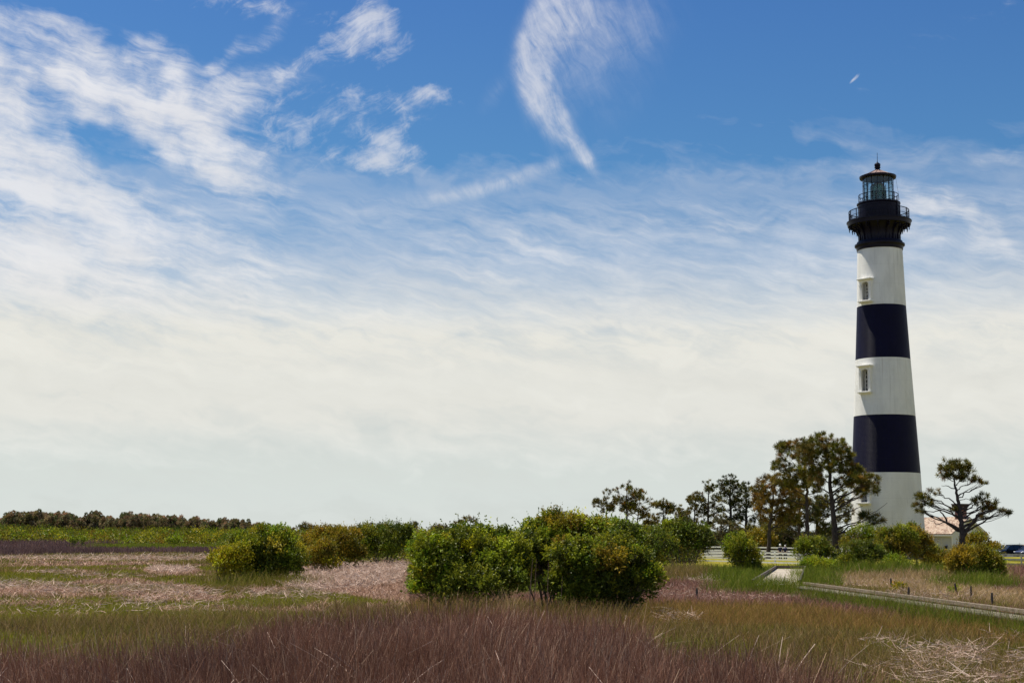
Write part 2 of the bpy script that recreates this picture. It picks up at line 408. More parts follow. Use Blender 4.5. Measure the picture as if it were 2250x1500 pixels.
for k, (M, w, oh, hh, arch) in enumerate(frames):
    e = MB(); j = .33
    e.box((-w-j, -.5, .12), (-w, .24, oh-.28), M); e.box((w, -.5, .12), (w+j, .24, oh-.28), M)
    e.box((-w-j-.03, -.5, oh-.52), (-w-j*.0-.003, .29, oh-.34), M); e.box((w+.003, -.5, oh-.52), (w+j+.03, .29, oh-.34), M)   # capitals
    lint = [(-w-j, oh-.28)]+[(w*math.cos(a), oh-.28+.26*math.sin(a)) for a in [math.pi*(1-i/10) for i in range(11)]]+[(w+j, oh-.28), (w+j, hh-.16), (-w-j, hh-.16)]
    e.prism(lint, -.5, .24, M)
    fr = e.obj('window', TRIM, LH)
    MB().box((-w-j-.16, -.5, hh-.16), (w+j+.16, .62, hh+.0), M).box((-w-j-.09, -.5, hh-.25), (w+j+.09, .40, hh-.162), M).obj('window_hood', TRIM, fr, bevel=.02)
    MB().box((-w-j-.10, -.5, -.06), (w+j+.10, .56, .12), M).box((-w-j-.02, -.5, -.17), (w+j+.02, .34, -.062), M).obj('window_sill', TRIM, fr, bevel=.02)
    p = MB().prism([(x*.99, z) for x, z in arch], -.655, -.59, M); p.obj('window_pane', DARKG, fr)
    s = MB(); zl = .12
    for x in (-w+.04, -w*.33, w*.33, w-.04): s.box((x-.035, -.588, zl), (x+.035, -.53, oh-.02), M)
    nz = 6
    for i in range(nz): z = zl+.04+(oh-zl-.2)*i/(nz-1); s.box((-w, -.587, z-(.06 if i == 3 else .03)), (w, -.525, z+(.06 if i == 3 else .03)), M)
    s.obj('window_sash', TRIM, fr)
# granite base: octagonal, with a ledge
MB().lathe([(0, -.3), (5.15, -.3), (5.15, .5), (5.0, .55), (4.95, zb-.35), (5.05, zb-.3), (5.05, zb-.02), (4.4, zb+.02), (0, zb+.02)], 8, a0=math.pi/8).obj('stone_base', STONE, LH)
NB = 16
r_c = TR(550, 52); z_c = TZ(549)
MB().lathe([(r_c-.6, z_c-.15), (r_c-.08, z_c-.15), (r_c-.03, z_c+.1), (r_c+.0, z_c+.25), (r_c+.18, z_c+.42), (r_c+.18, z_c+.62), (r_c-.05, z_c+.72), (r_c-.1, z_c+.95), (r_c-.6, z_c+.95)], 96).obj('collar', IRON, LH, smooth=True)
r_d = TR(530, 44.5); r_g = TR(495, 69.5); z_g = TZ(490)
drum = MB().lathe([(r_d-.1, z_c+.2), (r_d+.02, z_c+.9), (r_d-.04, z_c+1.1), (r_d-.0, z_g-1.7), (r_d+.14, z_g-1.1), (r_d+.42, z_g-.6), (r_d+.8, z_g-.3), (r_d-.4, z_g-.1)], 96)
for i in range(32):                                   # panels of the drum
    a = 2*math.pi*(i+.5)/32
    M = Matrix.Rotation(a, 4, 'Z'); drum.box((r_d-.1, -.05, z_c+.9), (r_d+.03, .05, z_g-1.7), M)
drum.obj('drum', IRON, LH, smooth=True)
# brackets with pendant drops
br = MB(); q = []
L = r_g-.25-r_d
for i in range(9):
    t = i/8; q.append((r_d+L*(1-math.sqrt(max(0, 1-t**2.2)))**.85, z_c+1.0+(z_g-.62-z_c-1.0)*t))
poly = [(r_d-.1, z_c+1.0)]+q+[(r_g-.25, z_g-.1), (r_d-.1, z_g-.1)]
hole = [(r_d+.30, z_g-.95), (r_d+.75, z_g-.62), (r_d+.30, z_g-.42)]
for i in range(NB):
    a = 2*math.pi*i/NB+.1
    Mr = Matrix.Rotation(a, 4, 'Z')
    b = MB()
    # web: built as a frame so that light shows through it
    outer = q
    for k in range(8):
        (x0, z0), (x1, z1) = q[k], q[k+1]; th = .17
        b.prism([(x0, z0), (x1, z1), (x1-th, z1+th*.7), (x0-th, z0+th*.7)], -.07, .07, Mr)
    b.box((r_d-.1, -.06, z_c+1.0), (r_d+.12, .06, z_g-.1), Mr)
    b.prism([(r_d+.1, z_g-.1), (r_g-.25, z_g-.1), (r_g-.25, z_g-.34), (r_d+.1, z_g-.34)], -.06, .06, Mr)
    for k in (5, 6, 7):
        x, zz = q[k]; b.box((x-.04, -.04, zz+.05), (x+.04, .04, z_g-.2), Mr)
    bo_ = b.obj('bracket', IRON, LH)
    for k, rr in enumerate((r_g-.22, r_g-.82)):
        c = Mr @ Vector((rr, 0, 0)); z0 = z_g-(.5 if k == 0 else .75)
        dr = MB().lathe([(.0, z0-.62), (.03, z0-.52), (.075, z0-.42), (.03, z0-.34), (.12, z0-.2), (.05, z0-.08), (.09, z0+.1), (.09, z0+.3)], 8)
        dr.v = [(x+c.x, y+c.y, z) for x, y, z in dr.v]; dr.obj('pendant', IRON, bo_, smooth=True)
# gallery deck and its rim
MB().lathe([(r_d-.5, z_g-.1), (r_g-.2, z_g-.1), (r_g-.16, z_g-.42), (r_g-.02, z_g-.42), (r_g+.05, z_g-.02), (r_g+.12, z_g+.02), (r_g+.12, z_g+.12), (r_g-.02, z_g+.14), (r_d-.5, z_g+.14)], 96).obj('gallery_deck', IRON, LH, smooth=True)
def railing(name, r, z0, h, posts, bal, parent, rr=.028, off=0):
    m = MB(); n = 64
    def ring(z, rad):
        m.lathe([(r-rad, z-rad), (r+rad, z-rad), (r+rad, z+rad), (r-rad, z+rad)], n, closed=True)
    ring(z0+h, rr*1.25); ring(z0+h*.5, rr*.7); ring(z0+.12, rr*.7)
    for i in range(posts):
        a = 2*math.pi*i/posts+off; M = Matrix.Rotation(a, 4, 'Z')
        m.box((r-rr*1.3, -rr*1.3, z0), (r+rr*1.3, rr*1.3, z0+h+.08), M)
        m.tube([M @ Vector((r-.35, 0, z0)), M @ Vector((r, 0, z0+h*.55))], rr*.8, 4)
    for i in range(bal):
        a = 2*math.pi*i/bal+off; M = Matrix.Rotation(a, 4, 'Z'); m.box((r-.008, -.008, z0), (r+.008, .008, z0+h*.98), M)
    m.obj(name, IRON, parent)
railing('gallery_railing', TR(470, 66), z_g+.14, 1.28, 16, 128, LH, .03, .1)
r_w = TR(465, 45.2); z_w = TZ(449)
watch = MB().lathe([(r_w-.3, z_g+.1), (r_w+.06, z_g+.14), (r_w+.06, z_g+.3), (r_w, z_g+.33), (r_w, z_w-.45), (r_w+.04, z_w-.42), (r_w+.04, z_w-.2)], 96)
for i in range(12):
    M = Matrix.Rotation(2*math.pi*i/12+.2, 4, 'Z'); watch.box((r_w-.05, -.04, z_g+.33), (r_w+.02, .04, z_w-.45), M)
watch.obj('watch_room', IRON, LH, smooth=True)
# vent hood and door housing that stand out from the watch room on the right
hd = MB(); Mh = Matrix.Rotation(math.atan2((FW*.35-LF*.94).y, (FW*.35-LF*.94).x), 4, 'Z')
hd.box((r_w-.3, -.45, z_g+.15), (r_w+.12, .45, z_w-.05), Mh); hd.obj('door_housing', IRON, LH, bevel=.02)
MB().lathe([(r_w-.6, z_w-.2), (r_w+.02, z_w-.2), (r_w+.16, z_w-.08), (r_w+.16, z_w+.06), (r_w-.6, z_w+.1)], 96).obj('lantern_deck', IRON, LH, smooth=True)
railing('lantern_railing', TR(440, 43.6), z_w+.08, 1.02, 12, 0, LH, .024, .15)
r_l = TR(420, 33.6); z_l0 = z_w+.08; z_l1 = TZ(391)
MB().lathe([(r_l, z_l0), (r_l, z_l1)], 32).obj('lantern_glass', GLASS, LH)
fr = MB()
for i in range(16):
    M = Matrix.Rotation(2*math.pi*i/16+.12, 4, 'Z'); fr.box((r_l-.05, -.032, z_l0), (r_l+.03, .032, z_l1), M)
for z in (z_l0+.05, z_l0+(z_l1-z_l0)*.36, z_l0+(z_l1-z_l0)*.68, z_l1-.05):
    w_ = .05 if z in (z_l0+.05, z_l1-.05) else .022
    fr.lathe([(r_l-w_, z-w_), (r_l+w_*.8, z-w_), (r_l+w_*.8, z+w_), (r_l-w_, z+w_)], 32, closed=True)
fr.obj('lantern_frame', IRON, LH)
# Fresnel lens: stacked glass rings in a brass cage
lp = []; z0, z1 = z_l0+.1, z_l0+(z_l1-z_l0)*.74; nn = 18
for i in range(nn+1):
    t = i/nn; rr = .92*(1-.55*abs(2*t-.95)**2.6); lp += [(rr*.93, z0+(z1-z0)*(t-.5/nn)), (rr, z0+(z1-z0)*t)]
lens = MB().lathe(lp, 24).obj('lens', LENS, LH, smooth=False)
cg = MB()
for i in range(8):
    M = Matrix.Rotation(2*math.pi*i/8+.3, 4, 'Z'); cg.box((.9, -.03, z0-.1), (.97, .03, z1-.1), M)
cg.lathe([(.5, z1-.05), (.75, z1-.12), (.75, z1), (.3, z1+.25), (0, z1+.3)], 16); cg.lathe([(.97, z0-.1), (1.0, z0-.1), (1.0, z0+.06), (.95, z0+.06)], 24)
cg.obj('lens_cage', mat('old_brass', (.10,.075,.04), .5, .3), lens)
# roof
r_e = TR(394, 39.8); z_e = TZ(391); z_a = TZ(375.5)
MB().lathe([(0, z_e+.35), (r_l*.6, z_e+.1), (r_l-.05, z_e-.05)], 32).obj('lantern_ceiling', CEIL, LH, smooth=True)
MB().lathe([(r_l-.1, z_e-.08), (r_e-.12, z_e-.16), (r_e+.0, z_e-.12), (r_e+.05, z_e+.02), (r_e+.05, z_e+.14), (r_e-.12, z_e+.2), (r_e-.2, z_e+.18)], 64).obj('eave_gutter', IRON, LH, smooth=True)
rf = MB().lathe([(r_e-.14, z_e+.17), (r_e*.62, z_e+.17+(z_a-z_e)*.30), (r_e*.3, z_e+.17+(z_a-z_e)*.66), (.36, z_a+.05)], 16)
for i in range(16):
    a = 2*math.pi*i/16; rf.tube([(math.cos(a)*(r_e-.14), math.sin(a)*(r_e-.14), z_e+.2), (math.cos(a)*r_e*.62, math.sin(a)*r_e*.62, z_e+.2+(z_a-z_e)*.30), (math.cos(a)*.36, math.sin(a)*.36, z_a+.07)], .025, 4)
rf.obj('lantern_roof', ROOFC, LH)
zq = TZ(376)
MB().lathe([(.45, zq-.1), (.42, zq), (.30, zq+.08), (.27, zq+.32), (.36, zq+.36), (.38, zq+.46), (.27, zq+.5), (.33, zq+.56), (.38, zq+.72), (.35, zq+.88), (.22, zq+1.0), (.09, zq+1.08), (.07, zq+1.16), (0, zq+1.18)], 24).obj('vent_ball', IRON, LH, smooth=True)
MB().tube([(0, 0, zq+1.1), (0.02, 0, zq+2.3), (.05, 0, TZ(337))], [.035, .025, .012], 6).obj('lightning_rod', IRON, LH)
# thin stay wires at the right of the lantern
c1 = -LF*(r_e-.05); c2 = -LF*(r_w+.1)
MB().tube([c1+Vector((0,0,z_e)), c2+Vector((0,0,z_w+.1))], .012, 4).obj('stay_wire', IRON, LH)

# ------------------------------------------------------------------ oil house beside the tower
def shingle_b(g, p, tc, out):
    v = g.vm('MULTIPLY', tc, (1, 1, 1))
    vo = g.node('ShaderNodeTexVoronoi', {'Vector': g.vm('MULTIPLY', v, (5.5, 3.4, 3.4)), 'Scale': 1.0}, out=1)
    bw = g.node('ShaderNodeRGBToBW', {0: vo})
    c = g.ramp(bw, [(.15, (.20,.13,.10)), (.45, (.36,.265,.20)), (.7, (.46,.36,.275)), (.95, (.34,.27,.22))])
    n = g.noise(v, 1.3, 5); c = g.mix(g.rng(n, .5, .8), c, (.26,.19,.15,1)); g.put(p.inputs['Base Color'], c)
    s = g.node('ShaderNodeSeparateXYZ', {0: tc}, out=None)
    hgt = g.m('FRACT', g.m('MULTIPLY', s.outputs[2], 6.5))
    b = g.node('ShaderNodeBump', {'Strength': .7, 'Distance': .04, 'Height': g.m('ADD', hgt, g.m('MULTIPLY', bw, .6))}); g.L.new(b, p.inputs['Normal'])
SHING = mat('weathered_shingles', rough=.85, build=shingle_b, spec=.1)
def clap_b(g, p, tc, out):
    s = g.node('ShaderNodeSeparateXYZ', {0: tc}, out=None)
    f = g.m('FRACT', g.m('MULTIPLY', g.m('ADD', s.outputs[0], s.outputs[1]), 4.2))
    b = g.node('ShaderNodeBump', {'Strength': .5, 'Distance': .02, 'Height': g.rng(f, 0, .12)}); g.L.new(b, p.inputs['Normal'])
    g.put(p.inputs['Base Color'], g.mix(g.rng(g.noise(tc, 2, 6), .45, .75), (.66,.66,.64,1), (.52,.53,.54,1)))
BOARD = mat('white_board_siding', rough=.7, build=clap_b)
EAVE = mat('cream_eave_paint', (.66,.65,.55), .6, noise=.08)
def brick_b(g, p, tc, out):
    s = g.node('ShaderNodeSeparateXYZ', {0: tc}, out=None)
    v = g.node('ShaderNodeCombineXYZ', {0: g.m('ADD', s.outputs[0], s.outputs[1]), 1: s.outputs[2], 2: 0.0})
    br = g.node('ShaderNodeTexBrick', {'Vector': v, 'Scale': 1.0, 'Mortar Size': .012, 'Brick Width': .22, 'Row Height': .075, 'Color1': (.24,.05,.035,1), 'Color2': (.14,.03,.025,1), 'Mortar': (.25,.2,.17,1)})
    g.put(p.inputs['Base Color'], br)
CBRICK = mat('red_chimney_brick', rough=.85, build=brick_b)
CDARK = mat('sooty_corbel_brick', (.035,.022,.022), .85, noise=.4)
DH = 178.0
thH = math.radians(61)
nH = Vector((math.cos(thH), -math.sin(thH), 0)); sH = Vector((math.sin(thH), math.cos(thH), 0))     # gable normal; across the gable (away from camera)
cor = at(2092, 1200, DH); GH = gz(cor.x, DH)
W_, L_, HW, HR = 6.2, 7.4, at(2090, 1174, DH).z-GH, at(2128, 1137, DH+2.3).z-GH
oh_ = empty('oil_house', (cor.x, DH, GH), 0)
tag(oh_, 'low white shingle-roofed keeper\'s oil house with red chimney joined to the lighthouse', 'outbuilding')
MH = Matrix(((-nH.x, sH.x, 0, 0), (-nH.y, sH.y, 0, 0), (0, 0, 1, 0), (0, 0, 0, 1)))     # local x: back along the ridge, y: across, z up
slope = (HR-HW)/(W_/2); ins = .5
b = MB()
hw_in = HW+slope*ins
b.v = []; pts = [(ins, .1, -.3), (ins, W_-.1, -.3), (ins, W_-.5, hw_in-.1), (ins, W_/2, HR-.12), (ins, .5, hw_in-.1)]
b.prism([(.5, -.3), (W_-.5, -.3), (W_-.5, HW+.25), (W_/2, HR-.15), (.5, HW+.25)], ins, L_, MH @ Matrix(((0,1,0,0),(1,0,0,0),(0,0,1,0),(0,0,0,1))))
wl = b.obj('wall', BOARD, oh_)
SW = Matrix(((0,1,0,0),(1,0,0,0),(0,0,1,0),(0,0,0,1)))
t = .10
rf = MB()
rf.prism([(-.0, HW), (W_/2, HR), (W_/2, HR+t*1.3), (-.05, HW+t)], -.02, L_+.3, MH @ SW)
rf.prism([(W_, HW), (W_/2, HR), (W_/2, HR+t*1.3), (W_+.05, HW+t)], -.02, L_+.3, MH @ SW)
rfo = rf.obj('roof', SHING, oh_)
bb = MB()                                                   # barge boards and soffit on the gable, eave board
for (a, c) in (((-.02, HW-.16), (W_/2, HR-.16)), ((W_+.02, HW-.16), (W_/2, HR-.16))):
    bb.prism([a, c, (c[0], c[1]+.158), (a[0], a[1]+.158)], -.05, .03, MH @ SW)
    bb.prism([(a[0], a[1]+.10), (c[0], c[1]+.10), (c[0], c[1]+.155), (a[0], a[1]+.155)], .03, ins+.02, MH @ SW)
bb.box((.03, -.02, HW-.16), (L_+.3, .04, HW+.02), MH); bb.box((.03, .04, HW-.06), (L_+.3, .5, HW-.01), MH)
bb.obj('eave_board', EAVE, oh_)
cb = MB(); cb.box((ins-.03, .47, -.3), (ins+.16, .66, HW+.15), MH); cb.box((ins+2.9, .45, -.3), (ins+3.03, .49, HW), MH); cb.box((ins+1.6, .45, -.3), (ins+1.7, .49, HW), MH)
cb.obj('corner_board', TRIM, oh_)
lampb = MB().box((ins+.75, .28, 1.0), (ins+.95, .48, 1.5), MH).box((ins+.7, .2, 1.5), (ins+1.0, .48, 1.56), MH); lampb.obj('meter_box', mat('dark_meter_box', (.02,.02,.025), .5), oh_)
# link wing towards the tower
wg = MB(); wx0 = L_-2.6
wg.prism([(wx0, -.3), (wx0+3.0, -.3), (wx0+3.0, HW-.1), (wx0+1.5, HW+1.0), (wx0, HW-.1)], -2.4, .6, MH); wg.obj('link_wall', BOARD, oh_)
wr = MB()
wr.prism([(wx0-.45, HW-.32), (wx0+1.5, HW+1.15), (wx0+1.5, HW+1.28), (wx0-.5, HW-.2)], -2.6, 2.2, MH)
wr.prism([(wx0+3.45, HW-.32), (wx0+1.5, HW+1.15), (wx0+1.5, HW+1.28), (wx0+3.5, HW-.2)], -2.6, 2.2, MH)
wr.obj('link_roof', SHING, oh_)
# chimney near the gable end of the ridge
ch = MH @ Vector((.85, W_/2, 0)); cz = at(2111, 1106, DH+2).z-GH
c = MB(); c.box((.9, W_/2-.5, HR-.6), (1.9, W_/2+.5, cz-.75), MH); c.box((.86, W_/2-.54, cz-1.6), (1.94, W_/2+.54, cz-1.48), MH)
co = c.obj('chimney', CBRICK, rfo)
cc = MB()
for i, (e, z0, z1) in enumerate([(.05, cz-.75, cz-.6), (.08, cz-.6, cz-.45), (.16, cz-.45, cz-.3), (.24, cz-.3, cz-.15), (.30, cz-.15, cz)]):
    cc.box((.9-e, W_/2-.5-e, z0+.001), (1.9+e, W_/2+.5+e, z1), MH)
cc.obj('chimney_cap', CDARK, co)
# ------------------------------------------------------------------ plants
RS = np.random.RandomState(11)
def unit(v): return v/(np.linalg.norm(v, axis=-1, keepdims=True)+1e-9)
def pick(pal, n, rs, jit=.18, K_=1.5):
    """pal: [(weight, (r,g,b))] base colours; returns n jittered colours"""
    w = np.array([p[0] for p in pal], float); w /= w.sum(); c = np.array([p[1] for p in pal])
    out = c[rs.choice(len(pal), n, p=w)]
    return np.clip(K_*out*(1+jit*rs.randn(n, 1))*(1+.08*rs.randn(n, 3)), .002, 1)
# natural leaf colours
GREEN = [(4, (.090,.108,.007)), (3, (.125,.140,.008)), (2, (.17,.175,.010)), (2, (.045,.062,.008)), (1, (.21,.20,.014))]
BRIGHT = [(4, (.110,.150,.007)), (3, (.155,.185,.009)), (2, (.070,.10,.008)), (1, (.21,.22,.012))]
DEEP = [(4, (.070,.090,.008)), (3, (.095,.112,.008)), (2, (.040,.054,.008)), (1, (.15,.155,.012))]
OLIVE = [(4, (.125,.108,.008)), (3, (.16,.125,.009)), (2, (.075,.075,.008)), (1.2, (.17,.125,.010)), (.4, (.17,.10,.012))]
YELLOW = [(4, (.21,.19,.008)), (3, (.26,.22,.010)), (2, (.13,.13,.008))]
GOLD = [(4, (.155,.122,.009)), (3, (.195,.145,.010)), (2, (.10,.09,.008))]
GREY = [(4, (.10,.085,.038)), (3, (.13,.105,.05)), (2, (.06,.055,.025))]
PINE = [(4, (.060,.060,.009)), (3, (.092,.085,.010)), (2, (.13,.105,.011)), (1, (.15,.085,.013))]
PINEB = [(4, (.085,.076,.014)), (3, (.115,.090,.017)), (2, (.14,.096,.022)), (1, (.060,.060,.012))]
RUST = [(4, (.125,.082,.014)), (3, (.155,.098,.016)), (2, (.085,.066,.012)), (1, (.20,.12,.018))]
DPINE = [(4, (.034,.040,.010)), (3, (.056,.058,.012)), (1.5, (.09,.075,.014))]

def leaves(pos, axis, L, Wd, rs, droop=.25):
    """one four-cornered folded leaf per row of pos; returns V (n*4,3), F (n,4)"""
    n = len(pos)
    side = unit(np.cross(axis, rs.randn(n, 3)))
    L = np.asarray(L).reshape(-1, 1); Wd = np.asarray(Wd).reshape(-1, 1)
    mid = pos+axis*L*.5; tip = pos+axis*L; tip[:, 2] -= (L*droop)[:, 0]
    V = np.stack([pos, mid+side*Wd*.5, tip, mid-side*Wd*.5], 1).reshape(-1, 3)
    return V, np.arange(n*4).reshape(-1, 4)

def shrub(label, D, lobes, palette, seed, dens=1., leaf=.085, cat='shrub', group=None, name='shrub', base_px=None, per=11, tips=None, spread=.33, stems=7, depth=1., fill=.13, bare=0):
    """lobes: [(px, py, rx_px, ry_px, dy, palette or None)] ellipsoids given where they stand in the photo at depth D+dy"""
    rs = np.random.RandomState(seed)
    sc = F/D
    cx = base_px if base_px is not None else sum(l[0] for l in lobes)/len(lobes)
    base = Vector((gx(cx, D), D, 0)); base.z = gz(base.x, D)
    root = tag(empty(name, base), label, cat, group)
    Vs, Fs, Cs = [], [], []; off = 0; tw = TB(); cent = []
    for (px, py, rx, ry, dy, pal) in lobes:
        c = np.array(at(px, py, D+dy))-np.array(base); s2 = (D+dy)/F
        k_ = 1.13 if D > 60 else 1.0; R = np.array([rx*s2, max(rx*s2*.85*depth, .3), ry*s2])*k_; cent.append((c, R))
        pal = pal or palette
        # knobbly surface: small clumps over the big lobe
        rm = R.mean(); k = int(20+ 20*min(3, rm)); u = unit(rs.randn(k, 3)); u[:, 2] = np.abs(u[:, 2])*1.0-.35*rs.rand(k)
        u = unit(u); sub = c+u*R*(.56+.28*rs.rand(k, 1)); sr = rm*(.13+.18*rs.rand(k))
        area = 4*math.pi*(sr**2).sum()
        la_ = 4*math.pi*((R[0]*R[1])**1.6/3+(R[0]*R[2])**1.6/3+(R[1]*R[2])**1.6/3)**(1/1.6)
        n = int(dens*la_*1.45/(.24*leaf*leaf)/per)+20
        j = rs.choice(k, n, p=sr**2/(sr**2).sum()); w = unit(rs.randn(n, 3)+np.array([0, -.1, .75])+.8*u[j])
        p = sub[j]+w*(sr[j]*(.62+.5*rs.rand(n)**.7))[:, None]
        nf = int(n*fill)                              # sparse leaves inside
        pf = c+unit(rs.randn(nf, 3))*R*(rs.rand(nf, 1)**.45)*.8
        p = np.concatenate([p, pf]); w = np.concatenate([w, unit(rs.randn(nf, 3)+[0, 0, .5])])
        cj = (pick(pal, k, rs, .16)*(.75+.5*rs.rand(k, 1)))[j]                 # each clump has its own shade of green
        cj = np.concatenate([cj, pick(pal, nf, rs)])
        keep = p[:, 2]+base.z > .05; p, w, cj = p[keep], w[keep], cj[keep]; n = len(p)
        ax = unit(w+np.array([0, 0, .55])+.35*rs.randn(n, 3))
        # leaves spiralling along each shoot
        t = rs.rand(n, per, 1); sl = leaf*(2.2+1.4*rs.rand(n, 1, 1)); lng = rs.rand(n) < .035; sl[lng] *= 2.0; ax[lng] = unit(ax[lng]+np.array([0, 0, .5]))
        lp = p[:, None]+ax[:, None]*sl*t
        la = unit(ax[:, None]*(.35+.6*t)+.75*unit(rs.randn(n, per, 3))+np.array([0, 0, .15]))
        lp = lp.reshape(-1, 3); la = la.reshape(-1, 3)
        ll = leaf*(.7+.6*rs.rand(n*per)); V, Fc = leaves(lp, la, ll, ll*.48, rs)
        cc = np.repeat(cj, per, 0)*(1+.16*rs.randn(n*per, 1)); young = (t.reshape(-1) > .72)[:, None]
        cc = np.where(young, cc*np.array([1.22, 1.16, 1.1]), cc); cc = np.clip(cc, .003, 1)
        Vs.append(V); Fs.append(Fc+off); off += len(V); Cs.append(np.repeat(cc, 4, 0))
    for c, R in cent:                                  # stems: several from the root, twigs into the lobes
        for q in range(max(2, stems//len(cent)+1)):
            a = Vector((c[0]*.35+rs.randn()*.12, c[1]*.35+rs.randn()*.12, -.1)); e = Vector(c+unit(rs.randn(3))*R*.55); e.z = max(e.z, .3)
            mdl = a.lerp(e, .5)+Vector((rs.randn()*.15, rs.randn()*.15, .2)); pts = bez(a, mdl, e, 7); r0 = .02+.012*R.mean()
            tw.add(pts, np.linspace(r0, .008, 7), 5)
            for i in range(5):
                b = pts[2+rs.randint(4)]; e2 = Vector(c+unit(rs.randn(3))*R*(.7+.3*rs.rand())); e2.z = max(e2.z, .1)
                tw.add(bez(b, b.lerp(e2, .5)+Vector((0, 0, .12)), e2, 4), np.linspace(.011, .004, 4), 4)
    for i in range(bare):                              # dead twigs poking out
        c, R = cent[rs.randint(len(cent))]; a = Vector(c); dd = Vector(unit(rs.randn(3)+np.array([0, -.3, .5])))
        e = a+Vector((dd.x*R[0]*1.2, dd.y*R[1]*1.2, dd.z*R[2]*1.15)); tw.add(bez(a, a.lerp(e, .5)+Vector((0, 0, .1)), e, 5), np.linspace(.016, .004, 5), 4)
    np_obj('foliage', np.concatenate(Vs), np.concatenate(Fs), LEAF, root, col=np.concatenate(Cs))
    tw.obj('stems', TWIG, root)
    return root

def needle_tufts(P, A, r, n, wd, cols, rs, spread=1.0):
    """P (k,3) tuft centres, A axes; n needles each: thin triangles fanning round the shoot"""
    k = len(P); p = np.repeat(P, n, 0); a = np.repeat(A, n, 0); rr = np.repeat(r, n)*(.65+.5*rs.rand(k*n))
    dirs = unit(a*(.35+.5*rs.rand(k*n, 1))+spread*.8*unit(rs.randn(k*n, 3)))
    p = p-a*(rr*.35*rs.rand(k*n))[:, None]
    s = unit(np.cross(dirs, rs.randn(k*n, 3)))*wd*.5
    tip = p+dirs*rr[:, None]
    V = np.stack([p-s*.6, p+s*.6, tip+s*.5, tip-s*.5], 1).reshape(-1, 3)
    c = np.repeat(cols, n, 0)*(1+.2*rs.randn(k*n, 1))
    return V, np.arange(k*n*4).reshape(-1, 4), np.clip(np.repeat(c, 4, 0), .003, 1)

def pine(label, D, trunk, r0, pads, palette, seed, tuft=.32, dens=1., nn=26, wd=.035, group=None, cat='pine tree', depth=.8, limbs=(), bark=None, name='pine_tree', sub=9):
    """trunk: pixel polyline from the ground up; pads: [(px, py, rx, ry, pal)] clouds of needles; limbs: bare boughs [(pts)]"""
    rs = np.random.RandomState(seed); s2 = D/F
    base = Vector((gx(trunk[0][0], D), D, 0)); base.z = gz(base.x, D)
    root = tag(empty(name, base), label, cat, group)
    tp = [Vector(at(px, py, D))-base for px, py in trunk]; tp[0].z = -.1
    for i in range(1, len(tp)): tp[i].y += rs.randn()*.15
    N = 5*len(tp); tt = np.linspace(0, len(tp)-1, N)
    T = [tp[int(min(t, len(tp)-2))].lerp(tp[int(min(t, len(tp)-2))+1], t-int(min(t, len(tp)-2))) for t in tt]
    for i in range(2, N): T[i] = T[i]+Vector((rs.randn(), rs.randn(), 0))*r0*.12
    TRr = r0*(1-.82*np.linspace(0, 1, N)**1.1); TRr[0] *= 1.35; TRr[1] *= 1.1
    tb = TB(); tb.add(T, TRr, 9)
    br = TB(); P, A, Rr, Cc = [], [], [], []
    allp = list(T)
    for lm in limbs:
        pts = [Vector(at(px, py, D))-base for px, py in lm[0]]
        dy = 0
        for i, p in enumerate(pts): p.y += lm[2]*i/(len(pts)-1)
        sm = []
        for i in range(len(pts)-1):
            for k in range(3): sm.append(pts[i].lerp(pts[i+1], k/3)+Vector(rs.randn(3)*.03))
        sm.append(pts[-1]); br.add(sm, np.linspace(lm[1], max(.012, lm[1]*.18), len(sm)), 6)
    zT = np.array([t.z for t in T]); LP = [q for q in allp[len(T):]]
    for (px, py, rx, ry, pal) in pads:
        c = at(px, py, D)-base; dxp = abs(c.x-T[int(np.argmin(abs(zT-c.z)))].x)
        c.y += rs.uniform(-1, 1)*max(0.3, (rx*s2*1.1+.6*dxp))*depth
        R = np.array([rx*s2, rx*s2*.9, ry*s2])
        hd = math.hypot(c.x, c.y-0)
        za = min(max(c.z-.45*abs(dxp)-R[2]*.6, zT[-1]*.25), zT[-1]*.97); ia = int(np.argmin(abs(zT-za)))
        a = T[ia]; ll_ = None
        if LP:
            q_ = min(LP, key=lambda q: (q-c).length+(.8 if q.z > c.z else 0))
            if (q_-c).length < (a-c).length*.8: a = q_; ll_ = .035
        ra = ll_ or max(.025, min(TRr[ia]*.45, .03+.022*dxp+.012*R[0]))
        e = c-Vector((0, 0, R[2]*.35)); mdl = a.lerp(e, .5)+Vector((0, 0, rs.uniform(-.05, .3)*(e-a).length*.4))
        main = bez(a, mdl, e, 8)
        for i in range(1, 7): main[i] = main[i]+Vector(rs.randn(3)*.05*(1+(e-a).length*.12))
        br.add(main, np.linspace(ra, .018, 8), 6)
        n = max(6, int(dens*(R[0]*R[1]*.5+R[0]*R[2]*1.3)*3.0/tuft**2))
        u = unit(rs.randn(n, 3)); u[:, 2] = u[:, 2]*.9+.15; q = np.array(c)+u*R*(.45+.6*rs.rand(n, 1)**.5)
        P.append(q); A.append(unit(u*.6+np.array([0, 0, .75])+.25*rs.randn(n, 3))); Rr.append(tuft*(.75+.5*rs.rand(n)))
        cl = pick(pal or palette, n, rs, .2); Cc.append(cl)
        for i in rs.permutation(n)[:sub+n//8]:
            s = main[rs.randint(3, 8)]; t = Vector(q[i]); m2 = s.lerp(t, .5)+Vector((0, 0, -.08*(t-s).length))+Vector(rs.randn(3)*.05)
            br.add(bez(s, m2, t, 4), np.linspace(.018, .008, 4), 4)
    V, Fc, C_ = needle_tufts(np.concatenate(P), np.concatenate(A), np.concatenate(Rr), nn, wd, np.concatenate(Cc), rs)
    np_obj('crown', V, Fc, NEEDLE, root, col=C_)
    for V1, F1 in zip(br.V, br.F): tb.V.append(V1); tb.F.append(F1+tb.n)
    tb.obj('trunk', bark or BARK, root)
    return root

